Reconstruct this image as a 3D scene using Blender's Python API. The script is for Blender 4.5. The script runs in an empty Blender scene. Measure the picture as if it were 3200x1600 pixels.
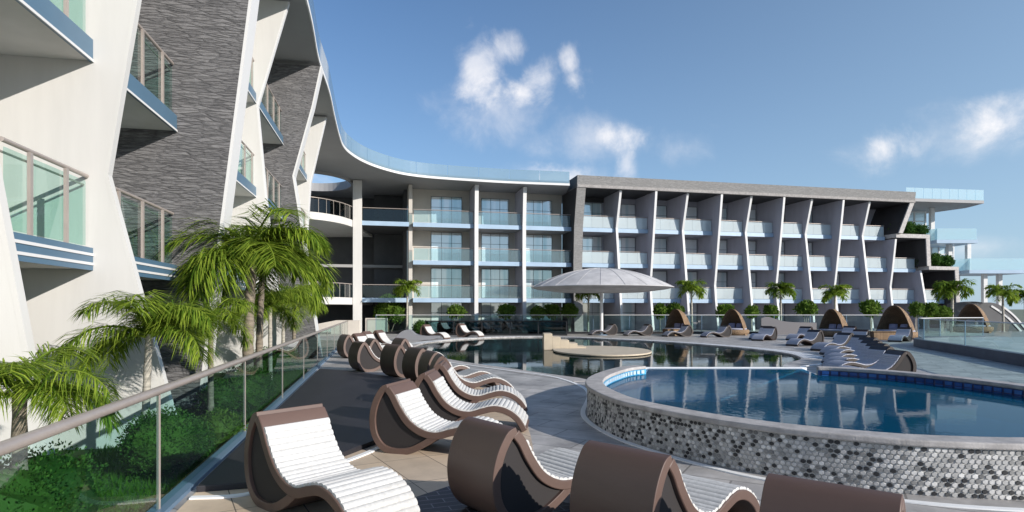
import bpy, bmesh, math, random
from math import pi, sin, cos, sqrt, radians, atan2, hypot
from mathutils import Vector, Matrix
from mathutils.geometry import tessellate_polygon
S = bpy.context.scene
COL = S.collection
random.seed(7)

# ------------------------------------------------------------------ helpers
class MB:
    """collects shapes and links them as ONE mesh object"""
    def __init__(self): self.v = []; self.f = []
    def add(self, vs, fs):
        n = len(self.v); self.v += [tuple(p) for p in vs]; self.f += [tuple(i + n for i in q) for q in fs]
    def box(self, x0, x1, y0, y1, z0, z1, m=None):
        vs = [(x0,y0,z0),(x1,y0,z0),(x1,y1,z0),(x0,y1,z0),(x0,y0,z1),(x1,y0,z1),(x1,y1,z1),(x0,y1,z1)]
        if m: vs = [m @ Vector(p) for p in vs]
        self.add(vs, [(3,2,1,0),(4,5,6,7),(0,1,5,4),(1,2,6,5),(2,3,7,6),(3,0,4,7)])
    def bar(self, a, b, w, h):
        """box from a to b (its centre line), w wide sideways, h high"""
        a = Vector(a); b = Vector(b); d = b - a; L = d.length; d.normalize()
        up = Vector((0,0,1)) if abs(d.z) < .95 else Vector((0,1,0))
        s = d.cross(up).normalized(); u = s.cross(d)
        m = Matrix((( d.x,s.x,u.x,a.x),(d.y,s.y,u.y,a.y),(d.z,s.z,u.z,a.z),(0,0,0,1)))
        self.box(0, L, -w/2, w/2, -h/2, h/2, m)
    def tube(self, pts, r, n=10, caps=True, sq=1.0):
        pts = [Vector(p) for p in pts]; rs = r if isinstance(r, (list, tuple)) else [r]*len(pts)
        vs = []; fs = []
        for i, p in enumerate(pts):
            d = (pts[min(i+1,len(pts)-1)] - pts[max(i-1,0)]).normalized()
            up = Vector((0,0,1)) if abs(d.z) < .9 else Vector((0,1,0))
            s = d.cross(up).normalized(); u = s.cross(d)
            for k in range(n):
                a = 2*pi*k/n; vs.append(p + s*(rs[i]*cos(a)) + u*(rs[i]*sq*sin(a)))
        for i in range(len(pts)-1):
            for k in range(n):
                k2 = (k+1) % n; fs.append((i*n+k, i*n+k2, (i+1)*n+k2, (i+1)*n+k))
        if caps:
            fs.append(tuple(range(n-1,-1,-1))); fs.append(tuple((len(pts)-1)*n+k for k in range(n)))
        self.add(vs, fs)
    def prism(self, poly, a, b, fn):
        """closed 2-D polygon swept from a to b; fn(u, v, t) gives the 3-D point"""
        n = len(poly); vs = [fn(u, v, a) for u, v in poly] + [fn(u, v, b) for u, v in poly]
        tri = tessellate_polygon([[Vector((u, v, 0)) for u, v in poly]])
        fs = [tuple(t) for t in tri] + [tuple(i+n for i in reversed(t)) for t in tri]
        fs += [(i, (i+1) % n, (i+1) % n + n, i + n) for i in range(n)]
        self.add(vs, fs)
    def slab(self, outer, holes, z0, z1):
        """horizontal plate with holes"""
        loops = [outer] + list(holes); pts = [p for l in loops for p in l]
        tri = tessellate_polygon([[Vector((x, y, 0)) for x, y in l] for l in loops]); n = len(pts)
        vs = [(x, y, z1) for x, y in pts] + [(x, y, z0) for x, y in pts]; fs = []
        for t in tri: fs.append(tuple(t)); fs.append(tuple(i+n for i in reversed(t)))
        o = 0
        for l in loops:
            m = len(l)
            for i in range(m): a = o+i; b = o+(i+1) % m; fs.append((a, b, b+n, a+n))
            o += m
        self.add(vs, fs)
    def lathe(self, prof, n=32, c=(0,0), sx=1, sy=1):
        vs = []; fs = []
        for r, z in prof:
            for k in range(n): a = 2*pi*k/n; vs.append((c[0]+r*cos(a)*sx, c[1]+r*sin(a)*sy, z))
        for i in range(len(prof)-1):
            for k in range(n): k2 = (k+1) % n; fs.append((i*n+k, i*n+k2, (i+1)*n+k2, (i+1)*n+k))
        self.add(vs, fs)
    def build(self, name, m, parent=None, smooth=None, bevel=0, loc=None):
        me = bpy.data.meshes.new(name); me.from_pydata(self.v, [], self.f)
        bm = bmesh.new(); bm.from_mesh(me); bmesh.ops.recalc_face_normals(bm, faces=bm.faces); bm.to_mesh(me); bm.free()
        me.materials.append(m)
        if smooth is not None:
            me.shade_smooth(); me.set_sharp_from_angle(angle=radians(smooth))
        o = bpy.data.objects.new(name, me); COL.objects.link(o)
        if parent: o.parent = parent
        if loc: o.location = loc
        if bevel:
            b = o.modifiers.new('Bevel', 'BEVEL'); b.width = bevel; b.segments = 2; b.limit_method = 'ANGLE'; b.angle_limit = radians(50)
        return o

def tag(o, label=None, cat=None, group=None, kind=None):
    if label: o['label'] = label
    if cat: o['category'] = cat
    if group: o['group'] = group
    if kind: o['kind'] = kind
    return o
def thing(name, label, cat, loc=(0,0,0), rz=0, group=None):
    o = bpy.data.objects.new(name, None); COL.objects.link(o); o.location = loc; o.rotation_euler = (0,0,rz)
    o.empty_display_size = .3
    return tag(o, label, cat, group)
def struct(o): o['kind'] = 'structure'; return o
def dup(root, loc, rz, label, group=None, scale=None):
    def cp(o, par):
        c = o.copy(); COL.objects.link(c)
        if par: c.parent = par
        for ch in o.children: cp(ch, c)
        return c
    r = cp(root, None); r.location = loc; r.rotation_euler = (0,0,rz); r['label'] = label
    if group: r['group'] = group
    if scale: r.scale = scale if isinstance(scale, (tuple, list)) else (scale,)*3
    return r
def catmull(pts, n, closed=False):
    P = [Vector(p) for p in pts]; out = []; N = len(P)
    for i in range(N if closed else N-1):
        if closed: p0,p1,p2,p3 = P[i-1],P[i],P[(i+1)%N],P[(i+2)%N]
        else: p0,p1,p2,p3 = P[max(i-1,0)],P[i],P[i+1],P[min(i+2,N-1)]
        for k in range(n):
            t = k/n; out.append(.5*((2*p1)+(p2-p0)*t+(2*p0-5*p1+4*p2-p3)*t*t+(3*p1-p0-3*p2+p3)*t**3))
    if not closed: out.append(P[-1])
    return [tuple(p) for p in out]
def ribbon(path, w0, w1, z0, z1, closed=False):
    """flat band along a plan path, between offsets w0 and w1 to its left"""
    mb = MB(); n = len(path); L = []; R = []
    for i, p in enumerate(path):
        a = Vector(path[i-1 if (i or closed) else 0][:2]); b = Vector(path[(i+1) % n if closed else min(i+1, n-1)][:2])
        d = (b-a).normalized(); nn = Vector((-d.y, d.x)); q = Vector(p[:2]); L.append(q+nn*w0); R.append(q+nn*w1)
    vs = [(p.x,p.y,z1) for p in L]+[(p.x,p.y,z1) for p in R]+[(p.x,p.y,z0) for p in L]+[(p.x,p.y,z0) for p in R]; fs = []
    for i in range(n if closed else n-1):
        j = (i+1) % n
        fs += [(i,j,n+j,n+i),(2*n+i,3*n+i,3*n+j,2*n+j),(i,2*n+i,2*n+j,j),(n+i,n+j,3*n+j,3*n+i)]
    if not closed: fs += [(0,n,3*n,2*n),(n-1,3*n-1,4*n-1,2*n-1)]
    mb.add(vs, fs); return mb

# ------------------------------------------------------------------ materials
def nodes(name):
    m = bpy.data.materials.new(name); m.use_nodes = True; nt = m.node_tree
    return m, nt, nt.nodes['Principled BSDF'], nt.nodes['Material Output']
def N(nt, typ, **kw):
    n = nt.nodes.new(typ)
    for k, v in kw.items():
        if k.startswith('i_'):
            key = k[2:]; key = int(key) if key.isdigit() else key
            n.inputs[key].default_value = v
        else: setattr(n, k, v)
    return n
def c4(c): return (c[0], c[1], c[2], 1)
def mat(name, col, rough=.6, metal=0, var=.0, vscale=3, stretch=(1,1,1), bump=0, bscale=40, spec=.5, col2=None, thr=(.35,.65), coord='Object', detail=5):
    m, nt, b, out = nodes(name)
    b.inputs['Base Color'].default_value = c4(col); b.inputs['Roughness'].default_value = rough
    b.inputs['Metallic'].default_value = metal; b.inputs['Specular IOR Level'].default_value = spec
    if var or bump or col2:
        tc = N(nt, 'ShaderNodeTexCoord'); mp = N(nt, 'ShaderNodeMapping'); mp.inputs['Scale'].default_value = stretch
        nt.links.new(tc.outputs[coord], mp.inputs[0])
    if var or col2:
        nz = N(nt, 'ShaderNodeTexNoise'); nz.inputs['Scale'].default_value = vscale; nz.inputs['Detail'].default_value = detail; nz.inputs['Roughness'].default_value = .62
        nt.links.new(mp.outputs[0], nz.inputs['Vector'])
        r = N(nt, 'ShaderNodeValToRGB'); r.color_ramp.elements[0].position = thr[0]; r.color_ramp.elements[1].position = thr[1]
        a = [max(0, x*(1-var)) for x in col]; z = [min(1, x*(1+var)) for x in (col2 or col)]
        r.color_ramp.elements[0].color = c4(a); r.color_ramp.elements[1].color = c4(z)
        nt.links.new(nz.outputs['Fac'], r.inputs[0]); nt.links.new(r.outputs[0], b.inputs['Base Color'])
    if bump:
        n2 = N(nt, 'ShaderNodeTexNoise'); n2.inputs['Scale'].default_value = bscale; n2.inputs['Detail'].default_value = 6
        nt.links.new(mp.outputs[0], n2.inputs['Vector'])
        bp = N(nt, 'ShaderNodeBump'); bp.inputs['Strength'].default_value = bump; bp.inputs['Distance'].default_value = .02
        nt.links.new(n2.outputs['Fac'], bp.inputs['Height']); nt.links.new(bp.outputs[0], b.inputs['Normal'])
    return m
def schlick(nt, f0, normal=None, backcut=True):
    lw = N(nt, 'ShaderNodeLayerWeight')
    if normal: nt.links.new(normal, lw.inputs['Normal'])
    p = N(nt, 'ShaderNodeMath', operation='POWER'); p.inputs[1].default_value = 5; nt.links.new(lw.outputs['Facing'], p.inputs[0])
    ma = N(nt, 'ShaderNodeMath', operation='MULTIPLY_ADD'); ma.inputs[1].default_value = 1-f0; ma.inputs[2].default_value = f0
    nt.links.new(p.outputs[0], ma.inputs[0]); res = ma.outputs[0]
    if backcut:
        g = N(nt, 'ShaderNodeNewGeometry'); s = N(nt, 'ShaderNodeMath', operation='SUBTRACT'); s.inputs[0].default_value = 1
        nt.links.new(g.outputs['Backfacing'], s.inputs[1])
        mm = N(nt, 'ShaderNodeMath', operation='MULTIPLY'); nt.links.new(res, mm.inputs[0]); nt.links.new(s.outputs[0], mm.inputs[1]); res = mm.outputs[0]
    return res
def glass(name, tint, f0=.05, body=None, bodyfac=0):
    m, nt, b, out = nodes(name); nt.nodes.remove(b)
    tr = N(nt, 'ShaderNodeBsdfTransparent'); tr.inputs[0].default_value = c4(tint); base = tr.outputs[0]
    if body:
        d = N(nt, 'ShaderNodeBsdfDiffuse'); d.inputs[0].default_value = c4(body)
        t2 = N(nt, 'ShaderNodeBsdfTranslucent'); t2.inputs[0].default_value = c4(body)
        ad = N(nt, 'ShaderNodeMixShader'); ad.inputs[0].default_value = .35; nt.links.new(d.outputs[0], ad.inputs[1]); nt.links.new(t2.outputs[0], ad.inputs[2])
        mx = N(nt, 'ShaderNodeMixShader'); mx.inputs[0].default_value = bodyfac
        nt.links.new(base, mx.inputs[1]); nt.links.new(ad.outputs[0], mx.inputs[2]); base = mx.outputs[0]
    gl = N(nt, 'ShaderNodeBsdfGlossy'); gl.inputs['Roughness'].default_value = .01
    mix = N(nt, 'ShaderNodeMixShader'); nt.links.new(schlick(nt, f0), mix.inputs[0]); nt.links.new(base, mix.inputs[1]); nt.links.new(gl.outputs[0], mix.inputs[2])
    nt.links.new(mix.outputs[0], out.inputs[0]); return m
def water(name, tint, body, bodyfac, bscale, bstr, stretch=(1,1,1), refl=1.0):
    m, nt, b, out = nodes(name); nt.nodes.remove(b)
    tc = N(nt, 'ShaderNodeTexCoord'); mp = N(nt, 'ShaderNodeMapping'); mp.inputs['Scale'].default_value = stretch; nt.links.new(tc.outputs['Object'], mp.inputs[0])
    n1 = N(nt, 'ShaderNodeTexNoise'); n1.inputs['Scale'].default_value = bscale; n1.inputs['Detail'].default_value = 3; n1.inputs['Distortion'].default_value = .6
    n3 = N(nt, 'ShaderNodeTexNoise'); n3.inputs['Scale'].default_value = .35; n3.inputs['Detail'].default_value = 2
    nt.links.new(mp.outputs[0], n1.inputs['Vector']); nt.links.new(mp.outputs[0], n3.inputs['Vector'])
    cr = N(nt, 'ShaderNodeMapRange'); cr.inputs[1].default_value = .42; cr.inputs[2].default_value = .66; cr.inputs[3].default_value = .25; cr.inputs[4].default_value = 1.6
    nt.links.new(n3.outputs['Fac'], cr.inputs[0])
    mu = N(nt, 'ShaderNodeMath', operation='MULTIPLY'); nt.links.new(cr.outputs[0], mu.inputs[1]); mu.inputs[0].default_value = bstr
    bp = N(nt, 'ShaderNodeBump'); bp.inputs['Distance'].default_value = .05; nt.links.new(mu.outputs[0], bp.inputs['Strength']); nt.links.new(n1.outputs['Fac'], bp.inputs['Height'])
    tr = N(nt, 'ShaderNodeBsdfTransparent'); tr.inputs[0].default_value = c4(tint)
    d = N(nt, 'ShaderNodeBsdfDiffuse'); d.inputs[0].default_value = c4(body)
    mx = N(nt, 'ShaderNodeMixShader'); mx.inputs[0].default_value = bodyfac; nt.links.new(tr.outputs[0], mx.inputs[1]); nt.links.new(d.outputs[0], mx.inputs[2])
    gl = N(nt, 'ShaderNodeBsdfGlossy'); gl.inputs['Roughness'].default_value = .015; nt.links.new(bp.outputs[0], gl.inputs['Normal'])
    mix = N(nt, 'ShaderNodeMixShader'); rm = N(nt, 'ShaderNodeMath', operation='MULTIPLY'); rm.inputs[1].default_value = refl; nt.links.new(schlick(nt, .02, bp.outputs[0]), rm.inputs[0]); nt.links.new(rm.outputs[0], mix.inputs[0]); nt.links.new(mx.outputs[0], mix.inputs[1]); nt.links.new(gl.outputs[0], mix.inputs[2])
    nt.links.new(mix.outputs[0], out.inputs[0]); return m
def leafmat(name, ca, cb, trans=.35):
    m, nt, b, out = nodes(name)
    g = N(nt, 'ShaderNodeNewGeometry'); r = N(nt, 'ShaderNodeValToRGB'); r.color_ramp.elements[0].color = c4(ca); r.color_ramp.elements[1].color = c4(cb)
    nt.links.new(g.outputs['Random Per Island'], r.inputs[0]); nt.links.new(r.outputs[0], b.inputs['Base Color'])
    b.inputs['Roughness'].default_value = .6; b.inputs['Specular IOR Level'].default_value = .12
    t = N(nt, 'ShaderNodeBsdfTranslucent'); nt.links.new(r.outputs[0], t.inputs[0])
    mx = N(nt, 'ShaderNodeMixShader'); mx.inputs[0].default_value = trans
    nt.links.new(b.outputs[0], mx.inputs[1]); nt.links.new(t.outputs[0], mx.inputs[2]); nt.links.new(mx.outputs[0], out.inputs[0]); return m
def islandmat(name, stops, rough=.5):
    m, nt, b, out = nodes(name); g = N(nt, 'ShaderNodeNewGeometry'); r = N(nt, 'ShaderNodeValToRGB'); cr = r.color_ramp; cr.interpolation = 'LINEAR'
    cr.elements[0].position = stops[0][0]; cr.elements[0].color = c4(stops[0][1]); cr.elements[1].position = stops[-1][0]; cr.elements[1].color = c4(stops[-1][1])
    for p, c in stops[1:-1]: e = cr.elements.new(p); e.color = c4(c)
    nt.links.new(g.outputs['Random Per Island'], r.inputs[0])
    tc = N(nt, 'ShaderNodeTexCoord'); nz = N(nt, 'ShaderNodeTexNoise'); nz.inputs['Scale'].default_value = 25; nz.inputs['Detail'].default_value = 5; nt.links.new(tc.outputs['Object'], nz.inputs['Vector'])
    mr = N(nt, 'ShaderNodeMapRange'); mr.inputs[3].default_value = .7; mr.inputs[4].default_value = 1.25; nt.links.new(nz.outputs['Fac'], mr.inputs[0])
    vm = N(nt, 'ShaderNodeVectorMath', operation='SCALE'); nt.links.new(r.outputs[0], vm.inputs[0]); nt.links.new(mr.outputs[0], vm.inputs['Scale'])
    nt.links.new(vm.outputs[0], b.inputs['Base Color']); b.inputs['Roughness'].default_value = rough; return m
def brickmat(name, c1, c2, mortar, scale, bw, bh, msize=.02, rough=.6, rot=0, var=.25, vscale=1.2, spec=.4, bump=.3, offset=.5):
    m, nt, b, out = nodes(name); tc = N(nt, 'ShaderNodeTexCoord'); mp = N(nt, 'ShaderNodeMapping'); mp.inputs['Rotation'].default_value = (0,0,rot)
    nt.links.new(tc.outputs['Object'], mp.inputs[0])
    br = N(nt, 'ShaderNodeTexBrick', offset=offset); br.inputs['Color1'].default_value = c4(c1); br.inputs['Color2'].default_value = c4(c2); br.inputs['Mortar'].default_value = c4(mortar)
    br.inputs['Scale'].default_value = scale; br.inputs['Brick Width'].default_value = bw; br.inputs['Row Height'].default_value = bh; br.inputs['Mortar Size'].default_value = msize
    nt.links.new(mp.outputs[0], br.inputs['Vector'])
    nz = N(nt, 'ShaderNodeTexNoise'); nz.inputs['Scale'].default_value = vscale; nz.inputs['Detail'].default_value = 8; nz.inputs['Roughness'].default_value = .65; nt.links.new(mp.outputs[0], nz.inputs['Vector'])
    mr = N(nt, 'ShaderNodeMapRange'); mr.inputs[1].default_value = .3; mr.inputs[2].default_value = .7; mr.inputs[3].default_value = 1-var; mr.inputs[4].default_value = 1+var; nt.links.new(nz.outputs['Fac'], mr.inputs[0])
    vm = N(nt, 'ShaderNodeVectorMath', operation='SCALE'); nt.links.new(br.outputs['Color'], vm.inputs[0]); nt.links.new(mr.outputs[0], vm.inputs['Scale'])
    nt.links.new(vm.outputs[0], b.inputs['Base Color']); b.inputs['Roughness'].default_value = rough; b.inputs['Specular IOR Level'].default_value = spec
    if bump:
        bp = N(nt, 'ShaderNodeBump'); bp.inputs['Strength'].default_value = bump; bp.inputs['Distance'].default_value = .01; bp.invert = True
        ad = N(nt, 'ShaderNodeMath', operation='SUBTRACT'); nt.links.new(br.outputs['Fac'], ad.inputs[0]); 
        m2 = N(nt, 'ShaderNodeMath', operation='MULTIPLY'); m2.inputs[1].default_value = .6; nt.links.new(nz.outputs['Fac'], m2.inputs[0]); nt.links.new(m2.outputs[0], ad.inputs[1])
        nt.links.new(ad.outputs[0], bp.inputs['Height']); nt.links.new(bp.outputs[0], b.inputs['Normal'])
    return m
def stonemat(name, ca, cb, sc=1):
    """split-face ledge stone: long thin rough courses"""
    m, nt, b, out = nodes(name); tc = N(nt, 'ShaderNodeTexCoord'); L = nt.links.new
    w = N(nt, 'ShaderNodeTexNoise'); w.inputs['Scale'].default_value = 2.2*sc; w.inputs['Detail'].default_value = 4; L(tc.outputs['Object'], w.inputs['Vector'])
    sb = N(nt, 'ShaderNodeVectorMath', operation='MULTIPLY_ADD'); L(w.outputs['Color'], sb.inputs[0]); sb.inputs[1].default_value = (.12/sc,.12/sc,.05/sc); L(tc.outputs['Object'], sb.inputs[2])
    mp = N(nt, 'ShaderNodeMapping'); mp.inputs['Scale'].default_value = (2.6*sc, 2.6*sc, 17*sc); L(sb.outputs[0], mp.inputs[0])
    v = N(nt, 'ShaderNodeTexVoronoi'); v.inputs['Scale'].default_value = 1.0; L(mp.outputs[0], v.inputs['Vector'])
    ve = N(nt, 'ShaderNodeTexVoronoi', feature='DISTANCE_TO_EDGE'); L(mp.outputs[0], ve.inputs['Vector']); ve.inputs['Scale'].default_value = 1.0
    jr = N(nt, 'ShaderNodeMapRange'); jr.inputs[2].default_value = .16; L(ve.outputs['Distance'], jr.inputs[0])
    m2 = N(nt, 'ShaderNodeMapping'); m2.inputs['Scale'].default_value = (7*sc,7*sc,34*sc); L(sb.outputs[0], m2.inputs[0])
    nz = N(nt, 'ShaderNodeTexNoise'); nz.inputs['Scale'].default_value = 1.0; nz.inputs['Detail'].default_value = 8; nz.inputs['Roughness'].default_value = .7; L(m2.outputs[0], nz.inputs['Vector'])
    bw = N(nt, 'ShaderNodeRGBToBW'); L(v.outputs['Color'], bw.inputs[0])
    a1 = N(nt, 'ShaderNodeMath', operation='MULTIPLY_ADD'); L(bw.outputs[0], a1.inputs[0]); a1.inputs[1].default_value = .35; L(nz.outputs['Fac'], a1.inputs[2])
    a2 = N(nt, 'ShaderNodeMath', operation='MULTIPLY'); L(a1.outputs[0], a2.inputs[0])
    jj = N(nt, 'ShaderNodeMapRange'); jj.inputs[3].default_value = .72; L(jr.outputs[0], jj.inputs[0]); L(jj.outputs[0], a2.inputs[1])
    r = N(nt, 'ShaderNodeValToRGB'); r.color_ramp.elements[0].position = .36; r.color_ramp.elements[1].position = .92; r.color_ramp.elements[0].color = c4(ca); r.color_ramp.elements[1].color = c4(cb)
    L(a2.outputs[0], r.inputs[0]); L(r.outputs[0], b.inputs['Base Color']); b.inputs['Roughness'].default_value = .85
    h = N(nt, 'ShaderNodeMath', operation='MULTIPLY_ADD'); L(jr.outputs[0], h.inputs[0]); h.inputs[1].default_value = .5; L(a1.outputs[0], h.inputs[2])
    bp = N(nt, 'ShaderNodeBump'); bp.inputs['Strength'].default_value = .8; bp.inputs['Distance'].default_value = .04; L(h.outputs[0], bp.inputs['Height']); L(bp.outputs[0], b.inputs['Normal'])
    return m

M = {}
M['white'] = mat('white render', (.57,.555,.53), .75, var=.05, vscale=.6, stretch=(3,3,.4), bump=.06, bscale=60)
M['white2'] = mat('white paint', (.64,.63,.62), .6)
M['fin'] = mat('shade toned render', (.37,.365,.41), .75, var=.06, vscale=.8, stretch=(2,2,.4))  # shade on the white fin sides is in this colour; edge trim stays bright
M['beige'] = mat('beige render', (.52,.48,.43), .75, var=.06, vscale=.8)
M['soffit'] = mat('soffit grey', (.34,.335,.335), .8, var=.04, vscale=.5)
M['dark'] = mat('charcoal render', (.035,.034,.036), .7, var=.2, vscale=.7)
M['darkgrey'] = mat('dark grey render', (.085,.084,.088), .7, var=.12, vscale=.7)
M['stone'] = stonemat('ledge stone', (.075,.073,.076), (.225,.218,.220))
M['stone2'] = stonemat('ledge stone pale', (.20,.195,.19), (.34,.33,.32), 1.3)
M['blue'] = mat('slate blue cladding', (.075,.145,.215), .4, var=.06, vscale=1)
M['ltblue'] = mat('pale blue fascia', (.34,.45,.57), .35, var=.06, vscale=1)
M['bronze'] = mat('bronze anodised metal', (.40,.345,.31), .38, .3, var=.05, vscale=4)
M['frame'] = mat('dark window frame', (.045,.045,.05), .45)
M['steel'] = mat('blue grey steel', (.16,.25,.36), .35, .3)
M['black'] = mat('black metal', (.014,.014,.016), .4)
M['glass'] = glass('green tinted glass', (.84,.95,.94), .06)
M['glass_near'] = glass('balcony glass', (.78,.91,.88), .06)
M['glass_dark'] = glass('smoked glass', (.32,.42,.44), .06)
M['glass_blue'] = glass('blue parapet glass', (.70,.82,.87), .12, (.44,.57,.65), .45)
M['frost'] = glass('frosted balcony glass', (.80,.90,.92), .06, (.86,.91,.92), .55)
M['frost2'] = glass('pale balcony glass', (.74,.86,.88), .08, (.62,.74,.76), .14)
M['paleglass'] = glass('pale sky toned glass', (.85,.94,.96), .08, (.82,.90,.92), .6)  # milky body colour stands in for bright sky behind the pavilion panes
M['cyan'] = glass('cyan glass', (.72,.90,.94), .08, (.74,.86,.90), .5)
def windowmat():
    m, nt, b, out = nodes('window pane'); oi = N(nt, 'ShaderNodeObjectInfo'); tc = N(nt, 'ShaderNodeTexCoord')
    mp = N(nt, 'ShaderNodeMapping'); mp.inputs['Scale'].default_value = (1.1,1,.05); nt.links.new(tc.outputs['Object'], mp.inputs[0])
    w = N(nt, 'ShaderNodeTexNoise'); w.inputs['Scale'].default_value = 1.3; w.inputs['Detail'].default_value = 1.5; nt.links.new(mp.outputs[0], w.inputs['Vector'])
    ad = N(nt, 'ShaderNodeMath', operation='ADD'); nt.links.new(w.outputs['Fac'], ad.inputs[0]); 
    mu = N(nt, 'ShaderNodeMath', operation='MULTIPLY'); mu.inputs[1].default_value = .25; nt.links.new(oi.outputs['Random'], mu.inputs[0]); nt.links.new(mu.outputs[0], ad.inputs[1])
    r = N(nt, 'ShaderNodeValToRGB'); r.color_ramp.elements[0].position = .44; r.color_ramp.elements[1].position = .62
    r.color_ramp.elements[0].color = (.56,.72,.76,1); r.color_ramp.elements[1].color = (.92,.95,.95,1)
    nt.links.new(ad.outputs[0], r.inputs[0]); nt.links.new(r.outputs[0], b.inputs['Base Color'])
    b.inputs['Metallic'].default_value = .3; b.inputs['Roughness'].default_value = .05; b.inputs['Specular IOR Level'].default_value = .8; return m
M['window'] = windowmat()
M['lounger'] = mat('brown resin shell', (.108,.066,.052), .5, var=.10, vscale=3, stretch=(1,.25,1), bump=.04, bscale=50)
M['inset'] = mat('dark inset panel', (.022,.018,.018), .8)
M['slat'] = islandmat('white slatted pad', [(0,(.50,.49,.47)),(.5,(.555,.545,.525)),(1,(.59,.58,.56))], .75)
M['slat_shade'] = islandmat('shaded white slatted pad', [(0,(.38,.385,.44)),(.5,(.42,.425,.48)),(1,(.46,.465,.52))], .6)  # pad of the right-side loungers, shade mixed into its colour as lavender grey
M['shell_shade'] = mat('shaded brown resin shell', (.030,.018,.015), .42, var=.12, vscale=3, stretch=(1,.25,1))  # the same brown shell darkened, with flank shade painted into the colour
M['wicker'] = brickmat('woven wicker', (.38,.255,.15), (.27,.175,.10), (.10,.06,.035), 14, .6, .25, .06, .8, var=.3, vscale=2)
M['cushion'] = mat('lilac cushion', (.34,.33,.46), .9, bump=.1, bscale=30)
M['mattress'] = mat('grey mattress', (.36,.36,.42), .9)
M['flag'] = brickmat('grey flagstone paving', (.42,.40,.38), (.34,.325,.315), (.20,.19,.18), 1, 1.15, .62, .013, .55, rot=.5, var=.42, vscale=1.3, spec=.5, bump=.12)
M['sand'] = brickmat('beige sandstone tile', (.60,.475,.35), (.50,.40,.30), (.12,.10,.085), 1, 1.1, .62, .006, .6, rot=1.05, var=.22, vscale=1.0, bump=.12, offset=.0)
M['granite'] = mat('dark granite', (.020,.019,.024), .55, var=.25, vscale=1.5, stretch=(1,.4,1))
M['slate'] = brickmat('dark slate brick', (.018,.018,.028), (.025,.025,.036), (.16,.16,.19), 1, .30, .13, .006, .5, rot=-.35, var=.25, vscale=2)
M['coping'] = mat('concrete coping', (.40,.375,.36), .75, var=.18, vscale=6, bump=.25, bscale=45)
M['strip'] = mat('white edge strip', (.85,.85,.84), .6)
M['grate'] = brickmat('white overflow grate', (.78,.78,.78), (.68,.69,.71), (.30,.31,.33), 1, .6, .16, .02, .5, var=.15)
M['hex'] = islandmat('hexagon pebble mosaic', [(0,(.018,.018,.02)),(.21,(.03,.03,.032)),(.25,(.15,.148,.145)),(.5,(.42,.41,.395)),(.8,(.53,.515,.50)),(1,(.74,.72,.69))], .55)
M['grout'] = mat('mosaic grout', (.42,.41,.39), .85, var=.15, vscale=9)
M['bluetile'] = islandmat('blue glazed tile', [(0,(.012,.05,.19)),(.5,(.02,.085,.30)),(1,(.05,.16,.42))], .2)
M['blueback'] = mat('deep blue tile bed', (.008,.02,.09), .4)
M['poolblue'] = brickmat('turquoise pool tile', (.03,.26,.50), (.04,.32,.56), (.14,.40,.58), 1, .16, .14, .012, .3, var=.2, vscale=3)
M['poolteal'] = mat('teal pool lining', (.02,.10,.13), .5, var=.15)
M['water_low'] = water('pool water', (.22,.46,.46), (.007,.032,.034), .55, 4.5, .05, (1,.7,1), .8)
M['water_up'] = water('blue pool water', (.13,.55,.76), (.008,.135,.235), .42, 8.0, .028, (1,.7,1), .55)
M['stage'] = mat('sand coloured paving', (.52,.44,.33), .8, var=.06, vscale=2)
M['cream'] = mat('cream wall', (.55,.50,.44), .8, var=.06, vscale=1)
M['canopy'] = mat('grey canopy shell', (.52,.505,.50), .8, var=.14, vscale=1.2, bump=.15, bscale=12)
M['trunk'] = mat('palm trunk bark', (.20,.165,.125), .9, var=.35, vscale=5, stretch=(1,1,5), bump=.6, bscale=12)
M['trunk2'] = mat('pale palm trunk', (.36,.33,.28), .85, var=.3, vscale=4, stretch=(1,1,6), bump=.4, bscale=10)
M['frond'] = leafmat('palm leaf', (.065,.145,.012), (.37,.47,.06), .45)
M['frond2'] = leafmat('dark palm leaf', (.07,.14,.014), (.22,.31,.035), .42)
M['leaf'] = leafmat('shrub leaf', (.022,.070,.012), (.075,.16,.026), .3)
M['leaf2'] = leafmat('light shrub leaf', (.05,.11,.014), (.15,.23,.035), .35)
M['lawn'] = mat('lawn', (.045,.115,.02), .9, var=.35, vscale=6)
M['blade'] = leafmat('grass blade', (.04,.12,.015), (.10,.21,.03), .3)
M['ground'] = mat('dry ground', (.20,.19,.15), .9, var=.2, vscale=.05, col2=(.14,.18,.10))
M['terrace'] = mat('pale raised paving', (.46,.47,.46), .5, var=.12, vscale=.6)
M['kerb'] = mat('blue black low wall', (.075,.085,.115), .55, var=.15, vscale=1.5)
M['soil'] = mat('soil', (.05,.038,.028), .95, var=.3, vscale=8)

# ------------------------------------------------------------------ plan geometry
H_EYE = 2.0; F = 1900.0; HZ = 965.0
def G(px, py, h=0):
    """plan point at height h seen at photo pixel (px, py)"""
    y = (H_EYE-h)*F/(py-HZ); return ((px-1600)/F*y, y)
SUN = Vector((.82,-.57,.365)).normalized()
RAILX = lambda y: -2.17-.216*y

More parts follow.
